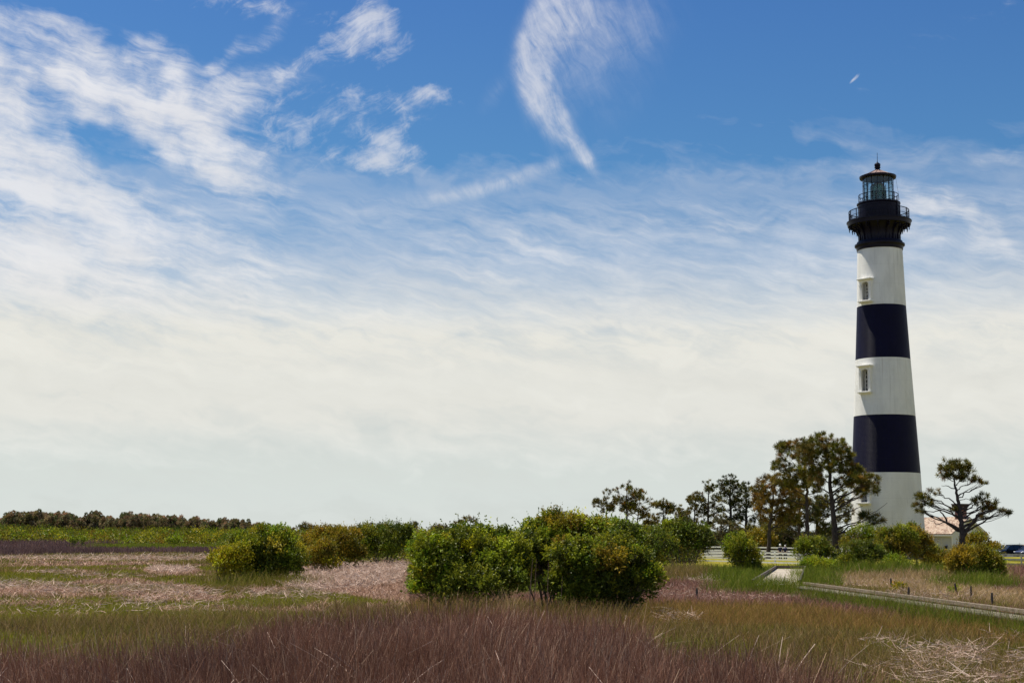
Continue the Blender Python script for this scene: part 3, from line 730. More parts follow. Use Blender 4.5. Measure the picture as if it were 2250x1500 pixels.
SH = 'shrubs growing in the marsh'; PN = 'pines round the lighthouse'
# --- the big clump in the middle (about 45 m away)
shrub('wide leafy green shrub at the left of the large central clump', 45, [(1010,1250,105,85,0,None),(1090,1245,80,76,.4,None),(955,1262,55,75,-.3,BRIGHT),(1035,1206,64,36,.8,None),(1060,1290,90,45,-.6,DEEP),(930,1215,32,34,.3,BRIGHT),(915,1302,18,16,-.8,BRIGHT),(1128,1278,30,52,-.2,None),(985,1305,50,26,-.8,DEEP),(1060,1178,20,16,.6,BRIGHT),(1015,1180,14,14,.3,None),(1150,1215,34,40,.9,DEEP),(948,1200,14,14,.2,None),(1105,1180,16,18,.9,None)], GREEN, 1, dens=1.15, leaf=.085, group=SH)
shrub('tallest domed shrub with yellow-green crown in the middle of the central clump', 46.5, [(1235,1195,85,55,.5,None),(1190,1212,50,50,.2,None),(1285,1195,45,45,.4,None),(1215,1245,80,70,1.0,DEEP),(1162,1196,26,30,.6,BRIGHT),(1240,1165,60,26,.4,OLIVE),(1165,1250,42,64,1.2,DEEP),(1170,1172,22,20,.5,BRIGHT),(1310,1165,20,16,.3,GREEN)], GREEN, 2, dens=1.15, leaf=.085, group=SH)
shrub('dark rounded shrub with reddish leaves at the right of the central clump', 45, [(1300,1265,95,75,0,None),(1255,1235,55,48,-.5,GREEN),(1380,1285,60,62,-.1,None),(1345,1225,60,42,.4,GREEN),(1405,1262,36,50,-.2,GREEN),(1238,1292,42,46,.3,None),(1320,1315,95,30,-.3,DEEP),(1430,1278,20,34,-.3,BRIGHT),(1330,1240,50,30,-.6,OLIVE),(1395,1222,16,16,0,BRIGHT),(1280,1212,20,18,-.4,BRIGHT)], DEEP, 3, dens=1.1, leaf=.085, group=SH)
shrub('deep green shrub behind the right shoulder of the central clump', 51, [(1350,1205,60,50,.5,None),(1385,1228,42,50,.3,None),(1320,1185,45,38,.4,BRIGHT),(1405,1200,30,36,.5,None)], DEEP, 4, dens=1.0, leaf=.09, group=SH)
# --- left group
shrub('round sunlit green shrub standing alone at the left edge of the shrubs', 76, [(585,1228,68,58,0,None),(545,1215,40,42,.2,None),(630,1235,34,44,.2,None),(600,1195,44,30,.3,BRIGHT),(590,1262,62,26,-.3,DEEP),(560,1252,40,36,-.4,None)], GREEN, 5, dens=1.0, leaf=.11, group=SH, per=9)
shrub('thin yellow-green shrub leaning out left of the round green shrub', 74, [(498,1240,30,34,0,None),(520,1262,28,24,.1,None),(478,1236,15,18,0,YELLOW),(520,1225,24,24,.3,None)], YELLOW, 6, dens=.8, leaf=.11, group=SH, per=8, bare=6)
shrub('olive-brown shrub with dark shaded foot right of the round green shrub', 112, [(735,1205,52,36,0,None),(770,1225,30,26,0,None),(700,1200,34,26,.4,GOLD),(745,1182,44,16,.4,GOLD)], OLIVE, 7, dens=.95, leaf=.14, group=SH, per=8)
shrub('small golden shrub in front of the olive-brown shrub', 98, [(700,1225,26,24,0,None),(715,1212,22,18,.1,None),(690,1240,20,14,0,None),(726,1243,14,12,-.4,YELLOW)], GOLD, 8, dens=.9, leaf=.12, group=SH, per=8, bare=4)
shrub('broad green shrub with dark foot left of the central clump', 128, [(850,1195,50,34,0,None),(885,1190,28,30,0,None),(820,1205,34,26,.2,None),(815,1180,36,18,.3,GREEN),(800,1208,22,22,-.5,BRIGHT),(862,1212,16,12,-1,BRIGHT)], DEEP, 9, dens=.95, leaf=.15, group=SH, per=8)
# --- behind the central clump, to the right
shrub('bright green shrub filling the gap behind the central clump', 74, [(1355,1180,45,26,0,None),(1310,1180,38,24,.4,None),(1400,1190,34,26,.4,None),(1440,1205,36,34,0,DEEP),(1425,1235,26,24,0,DEEP)], BRIGHT, 10, dens=.9, leaf=.11, group=SH, per=8)
shrub('tree-like green shrub on thin dark trunks left of the white fence', 104, [(1495,1180,40,30,0,None),(1530,1188,34,26,0,None),(1460,1190,32,30,.4,None),(1500,1205,52,18,.2,DEEP),(1545,1200,20,16,0,None),(1480,1165,20,18,.3,BRIGHT)], DEEP, 11, dens=.85, leaf=.13, group=SH, per=8, stems=14, bare=6)
shrub('upright green shrub in front of the white fence left of the boardwalk', 96, [(1630,1218,32,32,0,None),(1645,1238,30,24,0,None),(1618,1196,20,18,.2,BRIGHT),(1608,1212,16,14,0,BRIGHT),(1650,1252,22,14,-.3,DEEP)], GREEN, 12, dens=.95, leaf=.12, group=SH, per=8)
shrub('dull olive shrub behind the fence to the left of two people', 175, [(1670,1188,30,16,0,None),(1690,1192,16,12,0,None)], OLIVE, 13, dens=.8, leaf=.2, group=SH, per=7)
# --- foot of the lighthouse
RT = 'shrubs at the foot of the lighthouse'
shrub('round dark green shrub right of the fence behind the boardwalk end', 112, [(1785,1218,34,32,0,None),(1810,1225,20,24,0,DEEP),(1770,1205,18,16,0,None)], GREEN, 20, dens=.95, leaf=.13, group=RT, per=8, bare=5)
shrub('low bright green shrub beside the front pine trunk', 104, [(1795,1250,34,16,0,None),(1775,1256,22,12,0,None),(1822,1252,16,14,0,None)], BRIGHT, 21, dens=1., leaf=.12, group=RT, per=8)
shrub('pale lime shrub with bare white twigs before the tower wall', 124, [(1895,1180,26,24,0,BRIGHT),(1878,1200,26,24,0,OLIVE),(1915,1198,24,26,0,None),(1935,1180,14,16,0,None)], YELLOW, 22, dens=.6, leaf=.13, group=RT, per=7, bare=12)
shrub('dark green shrub between front pine and tower base', 116, [(1880,1225,34,30,0,None),(1910,1225,32,26,0,DEEP),(1862,1240,22,14,-.4,GREEN)], DEEP, 23, dens=.9, leaf=.13, group=RT, per=8, bare=5)
shrub('tall olive shrub directly in front of the tower base', 118, [(1960,1200,32,32,0,None),(1990,1185,24,26,0,GREEN),(1945,1225,28,26,0,None),(1985,1222,34,28,0,OLIVE),(1950,1176,12,14,0,GREEN)], OLIVE, 24, dens=.9, leaf=.13, group=RT, per=8, bare=5)
shrub('upright bronze-green shrub left of the oil house wall', 120, [(2008,1188,22,24,0,None),(2028,1192,16,18,0,OLIVE),(2025,1215,30,26,0,None),(2004,1166,10,12,0,GREEN)], GOLD, 25, dens=.9, leaf=.13, group=RT, per=8)
shrub('low green bush at the grass edge below the tower', 108, [(1975,1248,24,16,0,None),(1960,1240,16,14,0,None)], BRIGHT, 26, dens=.9, leaf=.12, group=RT, per=8)
shrub('grey-green shrub hiding the corner of the oil house', 122, [(2062,1228,22,16,0,None),(2052,1238,26,14,0,OLIVE),(2056,1212,9,10,0,GREEN)], OLIVE, 27, dens=.8, leaf=.13, group=RT, per=8)
shrub('large rounded olive shrub at the right, in front of the oil house', 88, [(2135,1240,50,32,0,None),(2165,1245,36,30,0,GREEN),(2110,1245,30,22,0,GOLD),(2138,1222,26,14,.2,GOLD),(2185,1250,16,22,0,BRIGHT),(2150,1262,46,14,-.2,DEEP)], OLIVE, 28, dens=1., leaf=.11, group=RT, per=8)
shrub('leafy olive shrub behind the lone right-hand pine', 130, [(2132,1198,16,16,0,None),(2155,1194,20,15,0,None),(2180,1208,22,10,0,GOLD),(2148,1182,10,9,0,GREEN)], OLIVE, 29, dens=.85, leaf=.14, group=RT, per=8, bare=4)
# --- pines near the tower
G_, B_, R_, D_ = PINE, PINEB, RUST, DPINE
pine('tall spreading pine with bare lower boughs in front of the lighthouse', 128, [(1842,1246),(1836,1200),(1832,1140),(1826,1080),(1820,1020),(1814,985)], .33,
  [(1815,968,32,16,G_),(1790,985,28,18,B_),(1838,985,28,16,G_),(1856,1000,23,18,G_),(1775,1003,25,21,B_),(1812,1005,30,18,G_),(1835,1025,30,18,G_),(1870,1030,28,16,G_),(1890,1045,28,16,G_),(1915,1055,25,14,B_),(1925,1075,16,12,G_),
   (1895,1070,25,12,G_),(1865,1055,28,12,G_),(1800,1040,25,16,G_),(1785,1060,21,12,B_),(1868,1000,9,16,G_),(1760,975,16,14,B_),(1845,1060,21,9,G_),(1905,1135,21,12,D_),(1918,1146,16,9,D_),(1885,1086,14,7,G_)], PINE, 31, tuft=.36, dens=1.1, nn=44, wd=.045, group=PN,
  limbs=[([(1832,1140),(1850,1130),(1870,1120),(1890,1112)], .09, -1), ([(1831,1125),(1855,1105),(1880,1094),(1905,1088)], .08, .8), ([(1834,1165),(1858,1152),(1885,1146),(1910,1150)], .09, -1.4), ([(1885,1146),(1900,1132),(1920,1122),(1938,1105)], .045, -1.8),
         ([(1829,1108),(1810,1098),(1790,1094),(1768,1085)], .08, -.8), ([(1830,1120),(1805,1108),(1785,1104)], .06, 1), ([(1835,1170),(1850,1160),(1875,1160)], .05, .6), ([(1827,1090),(1845,1078),(1868,1070)], .08, .3)])
pine('pine with loose tufted crown left of the front pine', 138, [(1772,1232),(1773,1180),(1774,1120),(1772,1060),(1768,1010)], .27,
  [(1725,985,22,14,G_),(1745,980,19,12,G_),(1762,1000,26,17,B_),(1720,1025,24,14,G_),(1740,1040,24,14,G_),(1770,1035,24,17,G_),(1795,1030,17,14,G_),(1715,1005,12,14,B_),(1755,1062,31,14,G_),(1785,1060,24,14,G_),(1730,1062,26,12,B_),(1775,985,22,14,B_),(1800,1075,14,10,G_)], PINE, 32, tuft=.38, dens=1.2, nn=40, wd=.05, group=PN,
  limbs=[([(1773,1110),(1755,1105),(1735,1095),(1715,1082)], .07, .8), ([(1773,1125),(1762,1118),(1750,1112)], .04, -.8), ([(1773,1160),(1785,1145)], .04, -.5)])
pine('rust-brown drooping pine left of the lighthouse pines', 160, [(1688,1225),(1690,1170),(1696,1110),(1702,1060)], .26,
  [(1690,1062,26,18,R_),(1715,1055,24,15,R_),(1735,1085,26,18,R_),(1672,1085,22,20,R_),(1700,1095,29,20,R_),(1725,1115,29,20,R_),(1748,1105,22,18,B_),(1678,1115,20,18,R_),(1700,1135,29,15,R_),(1735,1140,26,13,B_),(1668,1102,13,13,R_),(1750,1130,18,15,R_)], RUST, 33, tuft=.42, dens=1.2, nn=34, wd=.06, group=PN)
pine('second brown pine with dark trunk among the lighthouse grove', 165, [(1755,1222),(1756,1170),(1757,1110),(1755,1075)], .24,
  [(1740,1080,22,16,B_),(1762,1100,22,18,D_),(1730,1150,24,14,B_),(1765,1145,24,16,D_),(1700,1160,24,12,B_),(1790,1120,22,18,D_),(1815,1105,20,16,G_)], PINEB, 34, tuft=.45, dens=1.2, nn=28, wd=.08, group=PN)
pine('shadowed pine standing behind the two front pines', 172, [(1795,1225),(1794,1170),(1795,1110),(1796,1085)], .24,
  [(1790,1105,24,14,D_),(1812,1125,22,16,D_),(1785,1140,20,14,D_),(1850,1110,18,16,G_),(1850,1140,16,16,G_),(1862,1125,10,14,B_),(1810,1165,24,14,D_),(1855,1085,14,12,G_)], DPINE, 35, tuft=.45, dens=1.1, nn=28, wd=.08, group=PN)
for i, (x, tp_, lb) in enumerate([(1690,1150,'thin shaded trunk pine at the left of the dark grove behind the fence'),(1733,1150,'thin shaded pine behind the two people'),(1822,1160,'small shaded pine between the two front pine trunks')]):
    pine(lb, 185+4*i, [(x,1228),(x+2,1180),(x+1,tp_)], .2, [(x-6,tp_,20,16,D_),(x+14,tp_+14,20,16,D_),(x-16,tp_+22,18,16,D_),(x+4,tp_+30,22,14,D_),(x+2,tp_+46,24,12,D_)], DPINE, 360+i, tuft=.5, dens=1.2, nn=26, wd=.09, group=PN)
# grove behind the fence, right to left
GV = 'pines of the grove behind the white fence'
def bgpine(label, D, x, top, w, pal, seed, low=.5, r0=.2, base=1230, group=GV, lean=0, dens=1.1, n=12, tuft=.33):
    rs = np.random.RandomState(seed); h = base-top; pads = [(x+lean, top+10, w*.35, h*.06+4, pal)]
    for i in range(int(n*2.3)):
        t = rs.rand(); yy = top+12+t*h*low; ww = w*(.35+.65*math.sin(math.pi*min(1, .25+t*.75)))
        pads.append((x+lean+rs.uniform(-1, 1)*ww*.85, yy, w*rs.uniform(.18, .36), h*rs.uniform(.016, .036)+1.6, pal))
    pine(label, D, [(x, base), (x+lean*.3, base-h*.4), (x+lean*.8, base-h*.75), (x+lean, top+14)], r0, pads, pal, seed, tuft=tuft, dens=dens*.62, nn=24, wd=.07, group=group, sub=7)
bgpine('tall dark pine, highest of the grove behind the fence', 188, 1605, 1045, 42, DPINE, 41, .7, .26, n=16)
bgpine('dark full pine with two bare trunks right of the highest grove pine', 190, 1640, 1062, 40, DPINE, 42, .75, .26, n=16)
bgpine('olive pine with layered crown left of the highest grove pine', 186, 1556, 1058, 34, PINE, 43, .5, .2, n=11)
bgpine('thin brownish pine at the left end of the layered grove pines', 186, 1524, 1082, 34, PINEB, 44, .5, .15, lean=4, n=11)
bgpine('low dark pine filling the grove behind the green shrub', 180, 1585, 1130, 44, GREY, 45, .75, .16, n=12)
bgpine('dull brown low pine right of the tree-like shrub', 184, 1615, 1150, 46, PINEB, 451, .75, .16, n=12)
bgpine('dark low pine before the grove trunks', 182, 1650, 1145, 36, DPINE, 452, .8, .18, n=12)
bgpine('small dark pine with pink-brown lower crown between the bare pines', 190, 1458, 1095, 26, PINE, 46, .3, .14, n=9)
bgpine('reddish feathery pine low beside the small dark pine', 188, 1430, 1128, 20, PINEB, 47, .6, .12, n=7)
bgpine('brown pine with twisted bare limbs left of the grove', 188, 1492, 1108, 30, PINEB, 48, .3, .13, n=7, lean=6)
OP = 'open-crowned pines above the central shrubs'
bgpine('leftmost tall thin pine with open crown and two stems', 180, 1333, 1078, 30, PINEB, 49, .22, .13, group=OP, dens=.9, n=7)
bgpine('middle and tallest of the open-crowned pines', 180, 1377, 1060, 36, PINE, 50, .28, .16, group=OP, dens=.9, n=10)
bgpine('right open-crowned pine with spreading bare limbs', 182, 1394, 1082, 42, PINEB, 51, .32, .13, group=OP, dens=.75, n=9, lean=12)
bgpine('short dark young pine between the thin open-crowned pines', 176, 1352, 1136, 14, DPINE, 52, .8, .1, group=OP, n=7, tuft=.4)
bgpine('small feathery brown pine right of the open-crowned pines', 184, 1424, 1130, 18, PINEB, 53, .7, .1, group=OP, n=7, tuft=.4)
# lone small trees on the horizon
HZ = 'small trees on the horizon'
def wee(label, D, trunk, pads, pal, seed, r0=.14, tuft=.5, limbs=(), cat='tree', **k):
    pine(label, D, trunk, r0, pads, pal, seed, tuft=tuft, dens=k.get('dens', 1.), nn=22, wd=.10, group=HZ, cat=cat, limbs=limbs, name='small_tree', sub=5)
wee('umbrella-shaped pine with bare spreading limbs on the horizon left of the central clump', 210, [(1026,1200),(1027,1168),(1028,1150)], [(1010,1146,12,4,PINEB),(1028,1140,12,4,PINEB),(1042,1144,8,4,PINEB),(1003,1152,5,4,PINEB),(1045,1152,3,6,PINEB)], PINEB, 61, tuft=.4, limbs=[([(1026,1168),(1018,1158),(1010,1150)], .09, 0), ([(1027,1166),(1036,1156),(1044,1148)], .09, 0)])
wee('small dark pointed pine right of the umbrella-shaped pine', 200, [(1056,1195),(1056,1175),(1057,1158)], [(1057,1156,3,4,DPINE),(1054,1162,5,4,DPINE),(1060,1164,5,4,DPINE),(1056,1169,8,4,DPINE)], DPINE, 62, tuft=.4)
wee('small dark round-crowned tree on the horizon', 230, [(907,1195),(908,1172),(909,1158)], [(909,1151,8,6,DPINE),(902,1156,6,6,DPINE),(915,1158,6,5,DPINE),(905,1162,6,4,DPINE)], DPINE, 63, dens=1.5)
wee('grey-green domed tree on the horizon', 220, [(967,1200),(967,1180),(967,1165)], [(967,1160,16,6,GREY),(956,1164,12,7,GREY),(978,1166,12,7,GREY),(967,1168,20,9,GREY)], GREY, 64, dens=1.5)
wee('flat dark tree below the thin pole on the horizon', 260, [(814,1195),(814,1175),(815,1165)], [(808,1161,8,3,DPINE),(820,1162,6,4,DPINE),(800,1165,6,3,GREY)], DPINE, 65)
wee('brown domed tree on the horizon behind the round green shrub', 330, [(672,1195),(672,1175),(673,1160)], [(672,1155,10,6,PINEB),(660,1159,9,5,PINEB),(684,1159,9,5,PINEB),(672,1163,20,6,PINEB),(697,1162,7,5,PINEB)], PINEB, 66, dens=1.8, tuft=.7)
wee('small reddish tree top showing over the crown of the central clump', 150, [(1277,1230),(1277,1180),(1277,1145)], [(1277,1137,8,4,PINEB),(1270,1141,8,4,PINEB),(1285,1143,8,4,PINEB)], PINEB, 67, dens=1.5)
wee('tiny rounded dark tree at the far end of the right horizon', 420, [(2239,1215),(2239,1206)], [(2239,1203,5,4,DPINE),(2234,1206,5,3,GREEN)], DPINE, 68, dens=2, tuft=.9)
# the lone pine at the right
pine('lone pine with forked trunk and wide bare limbs in front of the oil house', 108, [(2110,1252),(2112,1215),(2113,1178),(2110,1140),(2107,1105),(2100,1075),(2096,1050)], .27,
  [(2085,1022,22,12,G_),(2070,1030,14,10,B_),(2110,1020,20,10,G_),(2130,1032,16,10,G_),(2100,1040,28,14,B_),(2145,1052,16,8,B_),(2160,1060,10,6,G_),(2076,1044,16,8,G_),(2122,1052,18,8,G_),
   (2018,1095,14,10,G_),(2030,1090,14,8,B_),(2050,1082,12,8,B_),(2015,1115,12,10,B_),(2035,1105,16,8,G_),(2025,1122,10,7,G_),
   (2165,1092,10,10,G_),(2155,1108,16,10,B_),(2180,1105,14,8,G_),(2170,1122,16,9,G_),(2188,1118,12,6,B_),(2160,1135,12,6,G_),(2205,1122,7,3,D_),(2095,1118,7,5,G_),(2218,1126,4,2,D_),(2148,1100,10,8,B_)], PINE, 71, tuft=.30, dens=.95, nn=42, wd=.042, group=PN, depth=.22,
  limbs=[([(2113,1185),(2122,1165),(2133,1148),(2144,1132),(2160,1124),(2180,1120),(2215,1124)], .14, -.8), ([(2110,1168),(2095,1160),(2082,1148),(2078,1132),(2068,1120),(2050,1124),(2030,1118)], .10, .7), ([(2078,1148),(2060,1150),(2045,1140)], .05, .5),
         ([(2100,1075),(2085,1068),(2070,1066)], .05, .2), ([(2103,1090),(2120,1080),(2145,1062)], .06, -.4), ([(2108,1120),(2130,1118),(2150,1116)], .05, .4), ([(2112,1205),(2102,1198),(2096,1192)], .05, -.5), ([(2106,1100),(2125,1094),(2150,1100)], .03, .6)])
# ------------------------------------------------------------------ far treeline at the left (each tree its own object, copied)
def far_tree(seed, h, w, pal, name='far_tree'):
    rs = np.random.RandomState(seed); V, Fq, C_, off = [], [], [], 0
    k = 46; t = rs.rand(k); zc = h*(.18+.8*t); rr = w*np.sqrt(np.clip(1-((t-.45)/.62)**2, .03, 1))*(.5+.5*rs.rand(k)); a = rs.rand(k)*6.28
    P = np.stack([np.cos(a)*rr, np.sin(a)*rr, zc], 1); n = 70
    p = np.repeat(P, n, 0); d_ = unit(rs.randn(k*n, 3)); p = p+d_*(w*.2*rs.rand(k*n, 1)**.5)
    lv, lf = leaves(p, unit(d_+[0, 0, .6]), .55*np.ones(k*n), .34*np.ones(k*n), rs, .1)
    c = np.repeat(np.repeat(pick(pal, k, rs, .2), n, 0), 4, 0)*(1+.15*rs.randn(k*n*4, 1))
    tv, tf = tube([(0, 0, -.3), (rs.randn()*.2, 0, h*.5), (rs.randn()*.3, 0, h*.96)], [.28, .18, .04], 5)
    tf = tf+len(lv)
    return np_mesh(name, np.concatenate([lv, tv]), np.concatenate([lf, tf]), [NEEDLE, BARK], col=np.clip(np.concatenate([c, np.full((len(tv), 3), .05)]), .003, 1), mi=np.array([0]*len(lf)+[1]*len(tf)))
FARP = [(3, (.17,.13,.065)), (3, (.13,.115,.045)), (2, (.21,.15,.08)), (2, (.10,.10,.038))]
protos = [far_tree(900+i, 9.5, [2.6, 3.2, 2.2, 3.0][i], FARP) for i in range(4)]
rs = np.random.RandomState(5)
# skyline (pixel x, pixel y of the tops)
sky_pts = [(-260,1140),(-120,1132),(0,1140),(20,1132),(60,1128),(110,1126),(150,1131),(175,1141),(208,1126),(232,1142),(270,1132),(300,1131),(345,1132),(362,1142),(400,1138),(450,1144),(500,1146),(550,1149),(580,1152),(615,1158),(650,1160)]
def skyl(x):
    for (a, b), (c, d_) in zip(sky_pts, sky_pts[1:]):
        if x <= c: return b+(d_-b)*(x-a)/(c-a)
    return 1160
x = -240; i = 0
FT = 'trees of the far treeline at the left'
while x < 660:
    for row in range(2):
        D = 470+row*26+rs.uniform(-8, 8); px = x+rs.uniform(-5, 5)
        p0 = Vector((gx(px, D), D, 0)); p0.z = gz(p0.x, D); top = at(px, skyl(px)+(rs.uniform(-5, 9) if rs.rand() < .8 else -7)+row*1.5, D).z
        o = link(bpy.data.objects.new('far_tree', protos[rs.randint(4)])); o.location = p0
        s_ = max(.45, (top-p0.z)/9.5); o.scale = (s_*rs.uniform(.8, 1.1), s_*rs.uniform(.8, 1.1), s_); o.rotation_euler = (0, 0, rs.rand()*6.28)
        tag(o, 'brown-green tree in the dense far treeline along the left horizon' if row == 0 else 'tree in the back row of the far treeline along the left horizon', 'tree', FT if row == 0 else 'trees of the back row of the far treeline')
    x += 11 if x < 600 else 15
# green scrub belt in front of the treeline: one mass nobody could count
def scrub(name, label, xs, Ds, tops, pal, n_clump, seed, leaf=.42, per=60, r=1.5):
    rs = np.random.RandomState(seed); P, R_, C_ = [], [], []
    for i in range(n_clump):
        px = rs.uniform(*xs); D = rs.uniform(*Ds); t = tops(px); p = at(px, t-1.5+abs(rs.randn())*5.0, D); g0 = gz(p.x, D)
        hh = max(1.0, p.z-g0)*rs.uniform(.7, 1.05); rr = min(r, hh*.6)
        for k in range(3): P.append((p.x+rs.randn()*rr*.7, D+rs.randn()*rr, g0+(hh-rr*.7)*(k+.6)/2.6)); R_.append(rr)
    P = np.array(P); R_ = np.array(R_); k = len(P); c = np.repeat(pick(pal, k, rs, .15)*(.55+.75*rs.rand(k, 1)), per, 0)
    d_ = unit(rs.randn(k*per, 3)+[0, -.2, .4]); p = np.repeat(P, per, 0)+d_*np.repeat(R_, per)[:, None]*(.5+.5*rs.rand(k*per, 1))
    V, Fq = leaves(p, unit(d_+[0, 0, .5]), leaf*(.6+.7*rs.rand(k*per)), leaf*.55*np.ones(k*per), rs)
    V[:, 2] = np.maximum(V[:, 2], -.05)
    c = np.clip(np.repeat(c*(1+.15*rs.randn(k*per, 1)), 4, 0), .003, 1)
    tag(np_obj(name, V, Fq, LEAF, col=c), label, 'scrub', None, 'stuff')
interp = lambda pts: (lambda x: float(np.interp(x, [p[0] for p in pts], [p[1] for p in pts])))
scrub('scrub_belt', 'bright green scrub belt below the far treeline at the left', (-260, 640), (330, 415), interp([(-200,1156),(0,1156),(90,1158),(130,1161),(300,1163),(400,1160),(560,1165),(640,1166)]), OLIVE+BRIGHT+GREEN, 700, 71, leaf=.5, per=80, r=2.2)
scrub('scrub_belt', 'green and olive scrub along the horizon between the left shrubs and the central clump', (600, 1130), (135, 225), interp([(600,1167),(760,1167),(800,1163),(840,1160),(900,1163),(950,1168),(1000,1170),(1130,1166)]), GREEN+GREEN+OLIVE, 800, 72, leaf=.26, r=1.2)
scrub('scrub_belt', 'green scrub behind the central clump below the bare pines', (1280, 1505), (130, 146), interp([(1280,1165),(1330,1158),(1400,1168),(1480,1170),(1505,1185)]), GREEN+OLIVE, 280, 73, leaf=.24, r=1.1)
scrub('scrub_belt', 'dark undergrowth below the pine grove behind the fence', (1560, 1850), (188, 205), interp([(1560,1168),(1620,1168),(1700,1172),(1780,1172),(1850,1172)]), GREY+DPINE, 560, 74, leaf=.3, r=1.3)
scrub('scrub_belt', 'low green scrub along the far right horizon behind the parked cars', (2150, 2420), (380, 460), interp([(2150,1202),(2300,1203),(2420,1200)]), GREY+OLIVE, 120, 75, leaf=.5, r=1.3)

# small marsh bushes standing in the reeds at the left
shrub('larger of two tiny bushes in the purple reeds at the left', 260, [(163,1190,8,7,0,None)], BRIGHT, 81, dens=1., leaf=.26, per=7, group='tiny bushes in the purple reeds')
shrub('smaller of two tiny bushes in the purple reeds, at the right', 262, [(182,1188,6,6,0,None)], BRIGHT, 82, dens=1., leaf=.26, per=7, group='tiny bushes in the purple reeds')
shrub('low green bush breaking through the far reed band', 290, [(385,1192,10,4,0,None),(372,1190,6,4,0,None)], BRIGHT, 83, dens=1., leaf=.28, per=7)
shrub('small leafy bush in the tan grass beyond the boardwalk rail', 68, [(1980,1295,12,7,0,None)], YELLOW, 84, dens=1., leaf=.09, per=8, group='small bushes beside the boardwalk')
shrub('small leafy bush by a dark stump beyond the boardwalk', 64, [(2095,1305,10,7,0,None)], BRIGHT, 85, dens=1., leaf=.09, per=8, group='small bushes beside the boardwalk')
# tall thin dry stems before the central clump
def dry_stem(label, px, D, top, lean, r=.022, cone=0):
    b0 = Vector((gx(px, D), D, 0)); root = tag(empty('dry_stem', b0), label, 'dry stem', 'dry stems before the central clump')
    t = at(px+lean, top, D)-b0; pts = bez((0, 0, -.1), (t.x*.2, .05, t.z*.6), t, 9)
    MB().tube(pts, list(np.linspace(r, r*.3, 9)), 6).obj('stalk', mat('dry_stalk', (.22,.13,.085), .9, noise=.3), root, smooth=True)
    MB().tube([(0, 0, -.05), (t.x*.03, .01, cone*.6), (t.x*.06, .015, cone)], [r*3.4, r*2.6, r*.9], 8).obj('sheath', mat('dry_sheath', (.27,.13,.06), .9, noise=.4), root, smooth=True)
dry_stem('tall dry reddish stem with thick sheath left of two before the central clump', 1163, 41.5, 1225, 8, .024, .55)
dry_stem('tall thin dry stem just right of the sheathed stem', 1174, 42, 1228, 5, .018, .35)
dry_stem('dry stem before the dark right half of the central clump', 1203, 41, 1235, 2, .018, .4)
dry_stem('faint dry stem at the right before the dark shrub', 1232, 41.6, 1265, 4, .013, .3)
# pole with a cross platform far away
pb = Vector((gx(816, 300), 300, 0)); pr = tag(empty('nest_pole', pb), 'thin pole with a small flat top standing on the far horizon', 'pole')
pz = at(816, 1151, 300).z
MB().tube([(0,0,-.2),(0,0,pz)], [.09,.07], 6).obj('pole', TWIG, pr); MB().box((-.55,-.5,pz),(.55,.5,pz+.12)).lathe([(0,pz+.122),(.4,pz+.13),(.3,pz+.4),(0,pz+.42)], 8).obj('platform', TWIG, pr)
# dark stumps / cattail posts in the marsh
def stump(label, px, D, h, lean=.05, r=.05):
    b0 = Vector((gx(px, D), D, gz(gx(px, D), D))); rs = np.random.RandomState(int(px))
    pts = [(0,0,-.1),(lean*.4,0,h*.35),(lean*.8,.01,h*.8),(lean,.0,h)]
    o = MB().tube(pts, [r*1.1, r, r*.9, r*.62], 7).obj('wooden_stake', mat('dark_wet_wood', (.045,.035,.03), .85, noise=.5, nscale=9, bump=.5), smooth=True)
    o.location = b0; tag(o, label, 'stake', 'dark stakes standing in the marsh')
stump('dark stake touching the boardwalk rail', 1992, 57.5, .68, .03)
stump('forked-looking dark stake in tan grass beyond the boardwalk', 1957, 70, .7, -.05)
stump('leaning dark stake beside the small bush past the boardwalk', 2101, 62, .68, -.12)
stump('thin upright stake between two others right of the small bush', 2129, 60, .66, .02, .04)
stump('rightmost dark stake beyond the boardwalk', 2175, 54, .62, .0)
stump('dark stake standing alone in the pinkish grass left of the boardwalk', 1530, 56, .6, .0)
